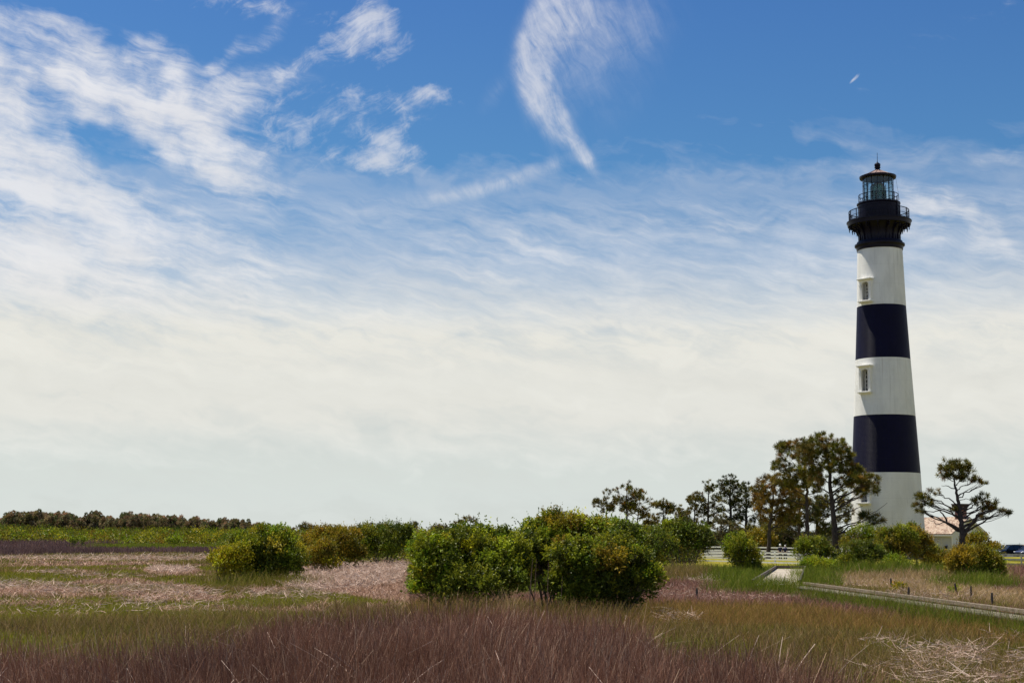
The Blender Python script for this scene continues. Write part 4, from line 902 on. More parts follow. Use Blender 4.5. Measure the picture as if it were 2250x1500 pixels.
# ------------------------------------------------------------------ fences
FW_ = mat('white_fence_paint', (.78,.77,.72), .55, noise=.07, nscale=2)
FG_ = mat('weathered_fence_paint', (.42,.40,.36), .8, noise=.25, nscale=2)
def fence(label, A, B, zs_, post_h, step, m, rail_h=.13):
    (xa, Da), (xb, Db) = A, B; a = Vector((gx(xa, Da), Da, 0)); b = Vector((gx(xb, Db), Db, 0)); Lh = (b-a).length; dr = (b-a)/Lh
    root = tag(empty('fence', (a.x, a.y, gz(a.x, a.y))), label, 'fence'); n = int(Lh/step)+1
    ang = math.atan2(dr.y, dr.x)
    def gp(s): q = a+dr*s; return gz(q.x, q.y)-gz(a.x, a.y)
    for i in range(n+1):
        s = min(i*step, Lh); z = gp(s); M = Matrix.Translation((dr.x*s, dr.y*s, z)) @ Matrix.Rotation(ang, 4, 'Z')
        MB().box((-.065, -.065, -.2), (.065, .065, post_h), M).box((-.085, -.085, post_h+.002), (.085, .085, post_h+.03), M).obj('fence_post', m, root)
    for zz in zs_:
        r = MB()
        for i in range(n):
            s0, s1 = i*step, min((i+1)*step, Lh)
            if s1-s0 < .05: continue
            p0, p1 = gp(s0)+zz, gp(s1)+zz; q0 = a+dr*s0-a; q1 = a+dr*s1-a; nn_ = Vector((-dr.y, dr.x, 0))
            if nn_.y > 0: nn_ = -nn_
            f = [q0+nn_*.066, q1+nn_*.066, q1+nn_*.105, q0+nn_*.105]
            vs = [Vector((f[0].x, f[0].y, p0)), Vector((f[1].x, f[1].y, p1)), Vector((f[2].x, f[2].y, p1)), Vector((f[3].x, f[3].y, p0))]
            vs += [v+Vector((0, 0, rail_h)) for v in vs]
            r.add(vs, [(0,3,2,1),(4,5,6,7),(0,1,5,4),(1,2,6,5),(2,3,7,6),(3,0,4,7)])
        r.obj('fence_rail', m, root)
fence('white four-rail fence nearer the camera behind the boardwalk end', (1440, 148.5), (1850, 128), [.02, .30, .58, .88], 1.17, 5.6, FW_)
fence('second white rail fence running behind the nearer one', (1470, 178), (1850, 156), [.12, .48, .83, 1.19], 1.36, 4.6, FW_)
fence('grey weathered rail fence at the far right edge below the parked cars', (2120, 128), (2420, 124), [.14, .55, .95], 1.12, 2.3, FG_)
# ------------------------------------------------------------------ boardwalk
def wood_b(g, p, tc, out):
    n = g.noise(g.vm('MULTIPLY', tc, (1.5, 1.5, 6)), 3, 6, .65)
    c = g.ramp(n, [(.3, (.12,.095,.07)), (.55, (.22,.175,.13)), (.8, (.32,.27,.21))]); g.put(p.inputs['Base Color'], c)
    b = g.node('ShaderNodeBump', {'Strength': .5, 'Distance': .02, 'Height': n}); g.L.new(b, p.inputs['Normal'])
WOOD = mat('weathered_kerb_timber', rough=.85, build=wood_b, spec=.1)
DECKM = mat('pale_deck_boards', (.52,.45,.36), .8, noise=.16, nscale=1.3, bump=.3, spec=.1)
DECKG = mat('grey_deck_boards', (.21,.185,.14), .8, noise=.2, nscale=1.3, bump=.3, spec=.1)
bwz = .46
c0 = [at(1683, 1250, 106), at(1758, 1250, 106), at(1742, 1272, 72), at(1658, 1272, 72)]
root = tag(empty('boardwalk', (gx(1715, 90), 90, 0)), 'pale wooden boardwalk platform with dark kerb boards in front of the fence', 'boardwalk')
O = Vector((gx(1715, 90), 90, 0))
f0, f1 = Vector((gx(1704, 103), 103, bwz)), Vector((gx(1768, 103), 103, bwz)); n0, n1 = Vector((gx(1652, 66), 66, bwz)), Vector((gx(1755, 66), 66, bwz))
def planks(A0, A1, B0, B1, name, m, parent, w=.14, gap=.008, th=.04):
    """boards laid across from A-side to B-side, from 0 to 1"""
    L_ = ((A1-A0).length+(B1-B0).length)/2; n = int(L_/w); d_ = MB(); rs = np.random.RandomState(3)
    for i in range(n):
        t0, t1 = i/n, (i+1)/n-gap/L_; e = rs.uniform(-.01, .01)
        q = [A0.lerp(A1, t0), A0.lerp(A1, t1), B0.lerp(B1, t1), B0.lerp(B1, t0)]; q = [v-O+Vector((0, 0, e*.3)) for v in q]
        d_.add(q+[v-Vector((0, 0, th)) for v in q], [(0,1,2,3),(7,6,5,4),(0,4,5,1),(1,5,6,2),(2,6,7,3),(3,7,4,0)])
    return d_.obj(name, m, parent)
planks(n0, f0, n1, f1, 'deck', DECKM, root)
def kerb(A, B, name='kerb', hh=.16, lift=.06, m=None, par=None, w=.09):
    d_ = (B-A); L_ = d_.length; M = Matrix.Translation(A-O) @ d_.to_track_quat('X', 'Z').to_matrix().to_4x4()
    k = MB(); nseg = max(1, int(L_/3.6))
    for i in range(nseg): k.box((L_*i/nseg+.004, -w/2, lift), (L_*(i+1)/nseg-.004, w/2, lift+hh), M)
    for i in range(int(L_/1.8)+1): k.box((min(i*1.8, L_-.1), -w/2+.01, .0), (min(i*1.8, L_-.1)+.1, w/2-.01, lift), M)
    k.obj(name, m or WOOD, par or root, bevel=.006)
DK = mat('dark_kerb_timber', (.07,.055,.045), .85, noise=.35, nscale=4)
kerb(n0, f0, m=DK); kerb(f0, f1, m=DK); kerb(f1, n1, m=DK)
O1 = O
O = Vector((gx(2000, 55), 55, 0))
bw2 = tag(empty('boardwalk', O), 'low grey boardwalk with a timber kerb running through the marsh to the right edge', 'boardwalk')
bwz = .42
ga, gb = Vector((gx(1790, 64), 64, bwz)), Vector((gx(2250, 40.3), 40.3, bwz)); gdir = (gb-ga).normalized()
g0, g1 = ga-gdir*2.2, gb+gdir*9; side = Vector((-gdir.y, gdir.x, 0))
if side.y < 0: side = -side
planks(g0-side*.85, g1-side*.85, g0+side*.12, g1+side*.12, 'deck', DECKG, bw2)
kerb(g0, g1, par=bw2, hh=.11, lift=.05, w=.14)
for s_ in range(16):
    A = g0.lerp(g1, s_/15)
    for t in (0, -.75):
        q = A+side*t-O; MB().box((q.x-.06, q.y-.06, -.2), (q.x+.06, q.y+.06, bwz-.045)).obj('pile', WOOD, bw2)
# ------------------------------------------------------------------ parked cars
PAINT = {}
def car_paint(name, c): return mat(name, c, .22, .3, spec=.6)
CGL = mat('car_glass', (.012,.016,.02), .06, spec=.8); RUB = mat('tyre_rubber', (.012,.012,.012), .85); RIM = mat('alloy_rim', (.42,.43,.45), .3, .8)
HEADL = mat('headlight_lens', (.75,.78,.8), .1); TAILL = mat('tail_light', (.3,.01,.01), .2); BLK = mat('black_trim', (.01,.01,.012), .5)
def car(label, loc, rz, paint, Lc=4.7, Hc=1.68, suv=True):
    """x forward; body lofted from cross-sections"""
    root = tag(empty('parked_car', loc, rz), label, 'car', 'cars parked beyond the right-hand fence'); W = .92
    # stations: x, lower z, belt z, roof z (None: no cabin), half width
    hb = Hc*.60
    st = [(-2.30,.45,.80,.88),(-2.22,.32,hb,.90),(-1.6,.28,hb+.02,.92),(-.6,.26,hb,.93),(.5,.26,hb-.02,.93),(1.1,.28,hb-.05,.92),(1.9,.30,hb-.14,.88),(2.25,.34,hb-.26,.80),(2.36,.45,.62,.70)]
    sect = []
    for x, lo, be, w in st:
        sect.append([(x, -w*.9, lo), (x, -w, lo+.16), (x, -w*1.0, (lo+be)/2), (x, -w*.96, be-.05), (x, -w*.86, be), (x, 0, be+.03), (x, w*.86, be), (x, w*.96, be-.05), (x, w*1.0, (lo+be)/2), (x, w, lo+.16), (x, w*.9, lo)])
    m = MB(); k = 11; vs = [v for s in sect for v in s]
    fs = [(i*k+j, i*k+(j+1) % k, (i+1)*k+(j+1) % k, (i+1)*k+j) for i in range(len(st)-1) for j in range(k)]
    fs += [tuple(range(k)), tuple(range((len(st)-1)*k+k-1, (len(st)-1)*k-1, -1))]; m.add(vs, fs)
    m.obj('body', paint, root, smooth=True)
    xr0, xr1 = (-2.15, -1.75) if suv else (-1.7, -1.1)
    cab = MB(); lowr = [(xr0, hb), (1.15, hb-.05)]; top = [(xr1, Hc-.06), (-.6, Hc), (.25, Hc-.05)]
    prof = [(xr0, hb-.02)]+top+[(1.15, hb-.07)]
    yb, yt = .86, .66
    wy = lambda z: yb+(yt-yb)*(z-hb)/(Hc-hb)
    v = [(x, -wy(z), z) for x, z in prof]+[(x, wy(z), z) for x, z in prof]; n = len(prof)
    cab.add(v, [tuple(range(n))[::-1], tuple(range(n, 2*n))]+[(i, i+1, i+1+n, i+n) for i in range(n-1)])
    cab.obj('windows', CGL, root, smooth=False)
    rp = MB(); rp.add([(xr1-.02, -yt-.02, Hc-.05), (-.6, -yt-.02, Hc+.01), (.3, -yt-.02, Hc-.04), (xr1-.02, yt+.02, Hc-.05), (-.6, yt+.02, Hc+.01), (.3, yt+.02, Hc-.04)], [(0,1,4,3),(1,2,5,4)])
    rp.v += [(x, y, z+.035) for x, y, z in rp.v[:6]]; rp.f += [(6,9,10,7),(7,10,11,8),(0,3,9,6),(2,8,11,5),(0,6,7,1),(1,7,8,2),(3,4,10,9),(4,5,11,10)]; rp.mi += [0]*8
    for s in (-1, 1):
        for (x0, x1) in ((xr0+.0, xr1), (1.15, .27)):
            rp.tube([(x0, s*.865, hb-.02), (x1, s*(yt+.015), Hc-.05)], .045, 5)
        for xx in (-.15, -1.15): rp.tube([(xx, s*.87, hb-.02), (xx-.08, s*(yt+.03), Hc-.02)], .04, 5)
    rp.obj('roof', paint, root)
    for x in (-1.45, 1.45):
        for s in (-1, 1):
            Mw = Matrix.Translation((x, s*.84, .35)) @ Matrix.Rotation(math.pi/2, 4, 'X')
            t = MB().lathe([(.20, -.11), (.33, -.11), (.355, -.06), (.355, .06), (.33, .11), (.20, .11)], 24, closed=True); t.v = [Mw @ Vector(q) for q in t.v]
            wh = t.obj('wheel', RUB, root, smooth=True)
            r = MB().lathe([(0, -.07), (.205, -.09), (.205, .09), (0, .07)], 10); r.v = [Mw @ Vector(q) for q in r.v]; r.obj('rim', RIM, wh)
    for s in (-1, 1):
        MB().box((2.02, s*.72-.14, hb-.36), (2.34, s*.72+.14, hb-.22)).obj('headlight', HEADL, root, bevel=.03)
        MB().box((-2.33, s*.74-.12, hb-.25), (-2.2, s*.74+.14, hb-.02)).obj('tail_light', TAILL, root, bevel=.02)
        MB().box((.82, s*.93-.02, hb-.02), (1.0, s*.93+s*.0+.02, hb+.04)).box((.80, s*1.02-.09, hb+.0), (.96, s*1.02+.09, hb+.14)).obj('mirror', paint, root, bevel=.02)
    MB().box((2.26, -.5, .42), (2.385, .5, .60)).obj('grille', BLK, root)
    MB().box((-2.2, -.9, .22), (2.25, .9, .30)).obj('sill_trim', BLK, root)
    return root
def park(px, py, D): v = at(px, py, D); return (v.x, D, gz(v.x, D)-.0)
car('black sport utility car facing left with glare on its bonnet', park(2219, 1222, 214), math.pi+.32, car_paint('black_car_paint', (.006,.006,.009)))
car('dark blue-grey car cut off by the right edge', park(2262, 1222, 211), math.pi+.55, car_paint('dark_blue_car_paint', (.06,.065,.12)), Hc=1.6)
car('grey-green car standing behind the black car, its windscreen showing', park(2209, 1215, 222), math.pi+.25, car_paint('grey_green_car_paint', (.16,.21,.21)), Hc=1.5, suv=False)
ASPH = mat('asphalt', (.06,.06,.06), .9, noise=.2, nscale=1)
# ------------------------------------------------------------------ people behind the fence
SKIN = mat('skin', (.42,.25,.18), .6)
def skin_mesh(name, verts, edges, radii, m, parent, root_i=0, sub=2):
    me = bpy.data.meshes.new(name); me.from_pydata(verts, edges, []); o = link(bpy.data.objects.new(name, me))
    sk = o.modifiers.new('s', 'SKIN'); sk.use_smooth_shade = True
    for i, r in enumerate(radii): me.skin_vertices[0].data[i].radius = (r, r) if not isinstance(r, tuple) else r
    me.skin_vertices[0].data[root_i].use_root = True
    ss = o.modifiers.new('u', 'SUBSURF'); ss.levels = sub; ss.render_levels = sub
    bpy.context.view_layer.update(); nm_ = bpy.data.meshes.new_from_object(o.evaluated_get(bpy.context.evaluated_depsgraph_get()))
    nm_.materials.clear(); nm_.materials.append(m); bpy.data.objects.remove(o); nm_.name = name
    return link(bpy.data.objects.new(name, nm_), parent)
def person(label, loc, rz, shirt, trou, hair, hat=None, hs=1.0, yoke=None):
    root = tag(empty('person', loc, rz), label, 'person', 'people behind the fence'); k = hs
    v = [(0,0,.95),(0,0,1.12),(0,-.01,1.32),(0,-.01,1.44),(0,0,1.50),(0,.01,1.60),(0,.015,1.69)]
    r = [(.15,.11),(.13,.10),(.16,.11),(.11,.08),.052,(.075,.09),(.062,.075)]; e = [(0,1),(1,2),(2,3),(3,4),(4,5),(5,6)]
    for s in (-1, 1):
        b = len(v); v += [(s*.10,0,.88),(s*.11,.02,.50),(s*.11,-.02,.10),(s*.11,.10,.04)]; r += [.092,.062,.042,.036]; e += [(0,b),(b,b+1),(b+1,b+2),(b+2,b+3)]
        b = len(v); v += [(s*.19,0,1.40),(s*.25,-.02,1.12),(s*.24,.06,.90),(s*.235,.09,.82)]; r += [.056,.042,.030,.026]; e += [(3,b),(b,b+1),(b+1,b+2),(b+2,b+3)]
        for q in range(4):
            c = len(v); v += [(s*.235+(q-1.5)*.004,.075+q*.014,.765),(s*.225,.08+q*.014,.725-(.01 if q in (1,2) else 0))]; r += [.009,.008]; e += [(b+3,c),(c,c+1)]
        c = len(v); v += [(s*.22,.125,.79),(s*.21,.135,.76)]; r += [.010,.008]; e += [(b+3,c),(c,c+1)]
    body = skin_mesh('body', v, e, r, SKIN, root)
    sv = [(0,0,.93),(0,0,1.12),(0,-.01,1.32),(0,-.01,1.43)]; sr = [(.17,.13),(.15,.12),(.185,.13),(.13,.095)]; se = [(0,1),(1,2),(2,3)]
    for s in (-1, 1): b = len(sv); sv += [(s*.19,0,1.40),(s*.24,-.015,1.16)]; sr += [.072,.058]; se += [(3,b),(b,b+1)]
    skin_mesh('shirt', sv, se, sr, shirt, root)
    tv = [(0,0,.97),(0,0,.90)]; tr_ = [(.165,.125),(.16,.12)]; te = [(0,1)]
    for s in (-1, 1): b = len(tv); tv += [(s*.10,0,.82),(s*.11,.02,.50),(s*.11,-.02,.12)]; tr_ += [.108,.08,.062]; te += [(1,b),(b,b+1),(b+1,b+2)]
    skin_mesh('trousers', tv, te, tr_, trou, root)
    if yoke: skin_mesh('collar', [(-.15,0,1.425),(0,-.005,1.455),(.15,0,1.425)], [(0,1),(1,2)], [(.07,.07),(.1,.1),(.07,.07)], yoke, root, 1)
    f = MB().lathe([(0,1.815),(.06,1.80),(.092,1.75),(.10,1.69),(.095,1.64),(.08,1.60)], 14); f.v = [(x, y*1.1-.012, z-.02) for x, y, z in f.v]; f.obj('hair', hair, root, smooth=True)
    fa = MB().tube([(0,.095,1.665),(0,.125,1.635)], [.010,.018], 6)
    fa.obj('nose', SKIN, root, smooth=True)
    for s in (-1, 1):
        ey = MB().lathe([(0,-.012),(.012,0),(0,.012)], 8); ey.v = [(x+s*.034, y+.092, z+1.672) for x, y, z in ey.v]; ey.obj('eye', BLK, root)
        ea = MB().lathe([(0,-.03),(.014,0),(0,.03)], 8); ea.v = [(x+s*.092, y, z+1.655) for x, y, z in ea.v]; ea.obj('ear', SKIN, root)
    MB().box((-.025,.088,1.600),(.025,.096,1.608)).obj('mouth', mat('lips', (.3,.1,.09)), root)
    if hat: MB().lathe([(0,1.845),(.07,1.83),(.108,1.77),(.112,1.72),(.17,1.715),(.165,1.70),(.10,1.70)], 18).obj('hat', hat, root, smooth=True)
    root.scale = (hs,)*3; return root
WH = mat('white_cloth', (.75,.75,.74), .8); NV = mat('navy_cloth', (.02,.022,.075), .85); DKC = mat('dark_cloth', (.025,.025,.03), .85); LV = mat('pale_lavender_cloth', (.45,.42,.6), .85); GH = mat('grey_hair', (.45,.44,.42), .8)
def stand(px, D): x_ = gx(px, D); return (x_, D, gz(x_, D))
person('person in navy top and white hat, left of the pair behind the fence', stand(1714, 150), math.pi+.2, NV, DKC, GH, WH, .95, WH)
person('person with pale hair in navy top, right of the pair behind the fence', stand(1725, 150), math.pi-.4, NV, DKC, mat('white_hair', (.7,.69,.66), .8), None, .92, LV)
person('person in dark top and lavender trousers beside shrubs near the parked cars', stand(2174, 196), .6, DKC, LV, DKC, None, .98)
# ------------------------------------------------------------------ ground
def ground_b(g, p, tc, out):
    n1 = g.noise(tc, .06, 5, .6); n2 = g.noise(tc, .9, 6, .65); n3 = g.noise(tc, 14, 4, .7)
    c = g.ramp(n1, [(.35, (.085,.080,.024)), (.5, (.12,.095,.040)), (.65, (.10,.10,.024))])
    c = g.mix(g.rng(n2, .45, .7), c, (.10,.072,.045,1)); c = g.mix(g.rng(n3, .4, .8, 0, .5), c, (.03,.026,.014,1))
    s = g.node('ShaderNodeSeparateXYZ', {0: tc}, out=None)
    # mown lawn on the raised ground by the lighthouse
    m = g.m('MULTIPLY', g.m('MULTIPLY', g.rng(s.outputs[2], .24, .30), g.rng(s.outputs[1], 260, 200)), g.m('MULTIPLY', g.rng(s.outputs[1], 104, 112), g.rng(s.outputs[0], 4, 14)))
    lawn = g.mix(g.rng(g.noise(tc, .35, 5, .6), .35, .65), (.20,.19,.016,1), (.28,.225,.035,1))
    lawn = g.mix(g.rng(g.noise(tc, 6, 4, .6), .4, .75, 0, .5), lawn, (.11,.12,.014,1))
    c = g.mix(m, c, lawn)
    g.put(p.inputs['Base Color'], c)
    b = g.node('ShaderNodeBump', {'Strength': .8, 'Distance': .12, 'Height': g.m('ADD', n2, n3)}); g.L.new(b, p.inputs['Normal'])
GROUNDM = mat('marsh_ground', rough=.95, build=ground_b, spec=.05)
ys = np.concatenate([np.linspace(-30, 100, 50), np.linspace(104, 150, 40), np.linspace(155, 400, 40), np.linspace(430, 640, 8)])
xs = np.concatenate([np.linspace(-2800, -320, 8), np.linspace(-300, 300, 130), np.linspace(320, 2800, 8)])
X, Y = np.meshgrid(xs, ys); V = np.stack([X, Y, ground_z(X, Y)], -1).reshape(-1, 3); n = len(xs); idx = np.arange(len(V)).reshape(len(ys), n)
tag(np_obj('ground', V, np.stack([idx[:-1,:-1], idx[:-1,1:], idx[1:,1:], idx[1:,:-1]], -1).reshape(-1, 4), GROUNDM, smooth=True), 'flat marsh ground rising to a mown lawn by the lighthouse', None, None, 'structure')
def water_b(g, p, tc, out):
    n = g.noise(g.vm('MULTIPLY', tc, (.05, .4, 1)), 1, 5, .6); b = g.node('ShaderNodeBump', {'Strength': .25, 'Distance': .3, 'Height': n}); g.L.new(b, p.inputs['Normal'])
WAT = mat('open_water', (.12,.16,.17), .08, build=water_b, spec=1.)
wv_ = [(-5000, 560, -.7), (5000, 560, -.7), (5000, 5600, -.7), (-5000, 5600, -.7)]
wm_ = MB(); wm_.add(wv_, [(0,1,2,3)]); tag(wm_.obj('water', WAT), 'open water of the sound beyond the marsh', None, None, 'structure')
pl = [(gx(2150, 205), 205), (gx(2600, 205), 205), (gx(2600, 232), 232), (gx(2150, 232), 232)]
pm = MB(); pm.add([(x_, y_, .0) for x_, y_ in pl], [(0,1,2,3)]); po = pm.obj('car_park', ASPH); tag(po, 'grey car park beyond the right-hand fence', None, None, 'structure'); po.location.z = max(gz(x_, y_) for x_, y_ in pl)+.03

# ------------------------------------------------------------------ marsh vegetation: blades whose kind depends on the zone they stand in
def vnoise(x, y, s, seed):
    """smooth value noise on the ground plane"""
    r = np.random.RandomState(seed); T_ = r.rand(256, 256); x = x/s+200; y = y/s+200
    xi, yi = np.floor(x).astype(int), np.floor(y).astype(int); fx, fy = x-xi, y-yi; fx = fx*fx*(3-2*fx); fy = fy*fy*(3-2*fy)
    t = lambda a, b: T_[a % 256, b % 256]
    return (t(xi, yi)*(1-fx)+t(xi+1, yi)*fx)*(1-fy)+(t(xi, yi+1)*(1-fx)+t(xi+1, yi+1)*fx)*fy
def fbm(x, y, s, seed): return .55*vnoise(x, y, s, seed)+.3*vnoise(x, y, s/2.3, seed+1)+.15*vnoise(x, y, s/5.1, seed+2)
RSG = np.random.RandomState(77)
def blades(x, y, h, w, lean, col, segs=2, z0=None, ldir=None, curl=1.0, tipw=.25):
    """bent flat blades: arrays per blade -> V, F(quads), colours per vertex"""
    n = len(x); z = ground_z(x, y) if z0 is None else z0
    yaw = RSG.rand(n)*2*np.pi; sx, sy = np.cos(yaw)*w/2, np.sin(yaw)*w/2
    la = RSG.rand(n)*2*np.pi if ldir is None else ldir; lx, ly = np.cos(la)*lean*h, np.sin(la)*lean*h
    rows = []
    for k in range(segs+1):
        t = k/segs; b = t**(1+curl); ww = 1-(1-tipw)*t
        px = x+lx*b; py = y+ly*b; pz = z-.03+h*(t-(lean*.5*np.minimum(1, lean))*b*.6)
        rows.append(np.stack([px-sx*ww, py-sy*ww, pz], -1)); rows.append(np.stack([px+sx*ww, py+sy*ww, pz], -1))
    V = np.stack(rows, 1).reshape(-1, 3); m = 2*(segs+1)
    b = np.arange(n)[:, None]*m; Fq = np.concatenate([b+np.array([[2*k, 2*k+1, 2*k+3, 2*k+2]]) for k in range(segs)], 1).reshape(-1, 4)
    C_ = np.repeat(np.clip(col, .004, 1), m, 0)
    return V, Fq, C_
def emit(name, parts, m, label, cat):
    off = 0; Vs, Fs, Cs = [], [], []
    for V, Fq, C_ in parts: Vs.append(V); Fs.append(Fq+off); Cs.append(C_); off += len(V)
    return tag(np_obj(name, np.concatenate(Vs), np.concatenate(Fs), m, col=np.concatenate(Cs)), label, cat, None, 'stuff')
def field(D0, D1, n, margin=.12, px=(-330, 2580)):
    """n random ground points in the camera's view wedge (with margins), even per area"""
    D = np.sqrt(RSG.rand(n)*(D1**2-D0**2)+D0**2); p = RSG.uniform(px[0], px[1], n)
    a = at(0, 1190, 1.0).x; b = at(2250, 1190, 1.0).x; return (a+(b-a)*p/2250)*D, D
def P2(x, y, h=.2): return project(x, y, ground_z(x, y)+h)
ip = np.interp
pw = lambda x, y, s, seed: fbm(x, y, s, seed)
# near edge of everything: the reed bed in front
edge_px = [-400, 0, 300, 500, 640, 1100, 1400, 1500, 1700, 1850, 1950, 2100, 2250, 2600]
edge_D = [20, 20.5, 20.5, 23, 27, 28.5, 25.5, 21, 19.3, 17.6, 15.8, 13.2, 12, 11]
def in_reeds(x, y):
    px, _ = P2(x, y, 1.0); e = ip(px, edge_px, edge_D)+2.2*(fbm(x, y, 2.2, 5)-.5)*2
    return y < e
# purple-brown reed bed
def reed_cols(n, x, y):
    base = np.array([(.20,.105,.078),(.25,.145,.110),(.15,.075,.056),(.33,.215,.17),(.50,.38,.30)])
    c = base[RSG.choice(5, n, p=[.32,.25,.23,.14,.06])]; t = fbm(x, y, 3.0, 9)[:, None]
    return c*np.array([1.06, .97, .82])*(.68+.7*t)*(1+.18*RSG.randn(n, 1))
parts = []
for (d0, d1, dens, w) in ((5.5, 14, 860, .0060), (14, 21, 640, .0075), (21, 31, 430, .0100)):
    area = .5*(d1**2-d0**2)*(2910/F); n = int(area*dens); x, y = field(d0, d1, n); k = in_reeds(x, y) & (RSG.rand(n) < .35+1.5*(fbm(x, y, .55, 71)-.18)); x, y = x[k], y[k]; n = len(x)
    h = (1.02+.28*(fbm(x, y, 2.6, 21)-.5)*2+.16*(fbm(x, y, .6, 73)-.5)*2+.13*RSG.randn(n)); px_, _ = P2(x, y, 1.0); e = ip(px_, edge_px, edge_D); h *= np.clip(.55+(e-y)/4.0, .5, 1)
    lean = np.abs(.20*RSG.randn(n))+.08; wild = RSG.rand(n) < .09; lean[wild] += .6*RSG.rand(wild.sum())
    ld = 6.28*fbm(x, y, 1.6, 31)*1.6+RSG.randn(n)*1.3
    parts.append(blades(x, y, h, w*(.7+.7*RSG.rand(n)), lean, reed_cols(n, x, y), 3, ldir=ld, curl=.9, tipw=.4))
# broken pale stalks lying across the bed
n = 1500; x, y = field(8, 27, n); k = in_reeds(x, y); x, y = x[k], y[k]; n = len(x)
parts.append(blades(x, y, .55+.5*RSG.rand(n), .009+.006*RSG.rand(n), .8+1.3*RSG.rand(n), np.array([(.42,.31,.25)])*(1+.25*RSG.randn(n, 1)), 5, z0=ground_z(x, y)+.25+.3*RSG.rand(n), curl=.5, tipw=.5))
emit('foreground_reeds', parts, DRY, 'dense purple-brown leafless reeds filling the foreground', 'reeds')

# zones behind, decided where each blade stands
def zone(x, y):
    px, py = P2(x, y, .2); n1 = fbm(x, y, 9, 41); n2 = fbm(x, y, 3.2, 51); n3 = fbm(x, y, 22, 61)
    Z = np.zeros(len(x), int)                                  # 0 olive-green grass
    L = px < 900+40*(n1-.5)
    # left marsh
    Z[L & (n2 > .54)] = 2; Z[L & (n3 > .60) & (py > 1290)] = 1                                      # brown-green mixed
    Z[L & (py < 1284+14*(n1-.5)) & (py > 1237)] = 1                       # yellow-green
    Z[L & (py < 1275) & (n2 > .60)] = 2
    pink = L & (np.abs(py-(1228+6*np.sin(px*.01)))-7-16*(n1-.5) < 0) & (px < 520) & (n2 > .42); Z[pink] = 3
    Z[L & (py < ip(px, [0, 300, 520], [1217, 1213, 1212])+8*(n2-.5)) & (px < 560)] = 4
    Z[L & (py > 1196.5) & (py < 1205.5) & (px > 60+260*n1)] = 9
    Z[L & (px > 555) & (py > 1222) & (py < ip(px, [560, 650, 780, 920], [1300, 1288, 1303, 1322])+10*(n2-.5))] = 3
    row = L & (px < 450) & (np.abs(py-(1288+10*np.sin(px*.014+1)+16*(n1-.5))) < 7+7*n2); Z[row & (n2 > .47)] = 3
    pile = ((px-378)/62)**2+((py-1250)/9)**2 < 1+.8*(n2-.5); Z[pile] = 3
    Z[L & (n2 > .69) & (py > 1235) & (py < 1345)] = 3
    # right marsh
    R = ~L
    Z[R & (n2 > .5)] = 2
    up = ip(px, [1430, 1560, 1750, 1900, 2250], [1268, 1276, 1280, 1300, 1340]); lo = ip(px, [1430, 1600, 1800, 2000, 2250], [1318, 1322, 1330, 1350, 1372])
    Z[R & (py > up+12*(n2-.5)) & (py < lo+26*(n1-.5))] = 6     # rust-pink sedge
    Z[R & (py > lo+26*(n1-.5)) & (n1 > .47)] = 7               # orange-brown
    Z[R & (py < up) & (px < 1800)] = 5                         # green grass below the fence
    Z[R & (py < up+3) & (py > 1262) & (px < 1640) & (n2 > .5)] = 3
    Z[R & (px > 1760) & (py < ip(px, [1760, 1900, 2250], [1276, 1287, 1330])) & (py > 1256)] = 8      # tan grass beyond the boardwalk
    Z[R & (px > 1760) & (py <= 1262) & (py > 1240)] = 5
    Z[R & (px > 2170) & (py < 1300) & (py > 1244)] = 6
    Z[R & (px < 1440) & (py < 1300)] = 5
    return Z, px, py, n1, n2
PALS = {0: [(.165,.160,.020),(.21,.19,.022),(.115,.13,.018),(.25,.19,.045),(.34,.26,.09)],
        1: [(.22,.225,.014),(.27,.25,.016),(.17,.19,.012),(.17,.13,.035),(.34,.26,.07)],
        2: [(.22,.155,.045),(.165,.145,.026),(.28,.18,.07),(.14,.095,.035),(.42,.29,.16)],
        3: [(.38,.22,.145),(.50,.31,.22),(.27,.145,.09),(.66,.45,.34),(.15,.09,.05)],
        4: [(.155,.088,.080),(.20,.115,.105),(.12,.070,.064),(.23,.145,.125),(.28,.19,.16)],
        5: [(.12,.165,.012),(.16,.20,.014),(.085,.125,.012),(.19,.19,.02),(.22,.19,.05)],
        6: [(.27,.125,.092),(.34,.17,.125),(.20,.095,.066),(.42,.25,.19),(.15,.11,.03)],
        7: [(.28,.165,.045),(.22,.15,.034),(.34,.19,.07),(.16,.14,.022),(.19,.10,.045)],
        9: [(.13,.17,.012),(.17,.20,.014),(.10,.13,.012),(.19,.19,.02),(.16,.11,.05)],
        8: [(.40,.26,.13),(.32,.22,.085),(.50,.35,.21),(.19,.18,.03),(.25,.16,.07)]}
HT = {0: .36, 1: .24, 2: .40, 3: .30, 4: 1.15, 5: .45, 6: .42, 7: .45, 8: .55, 9: .75}
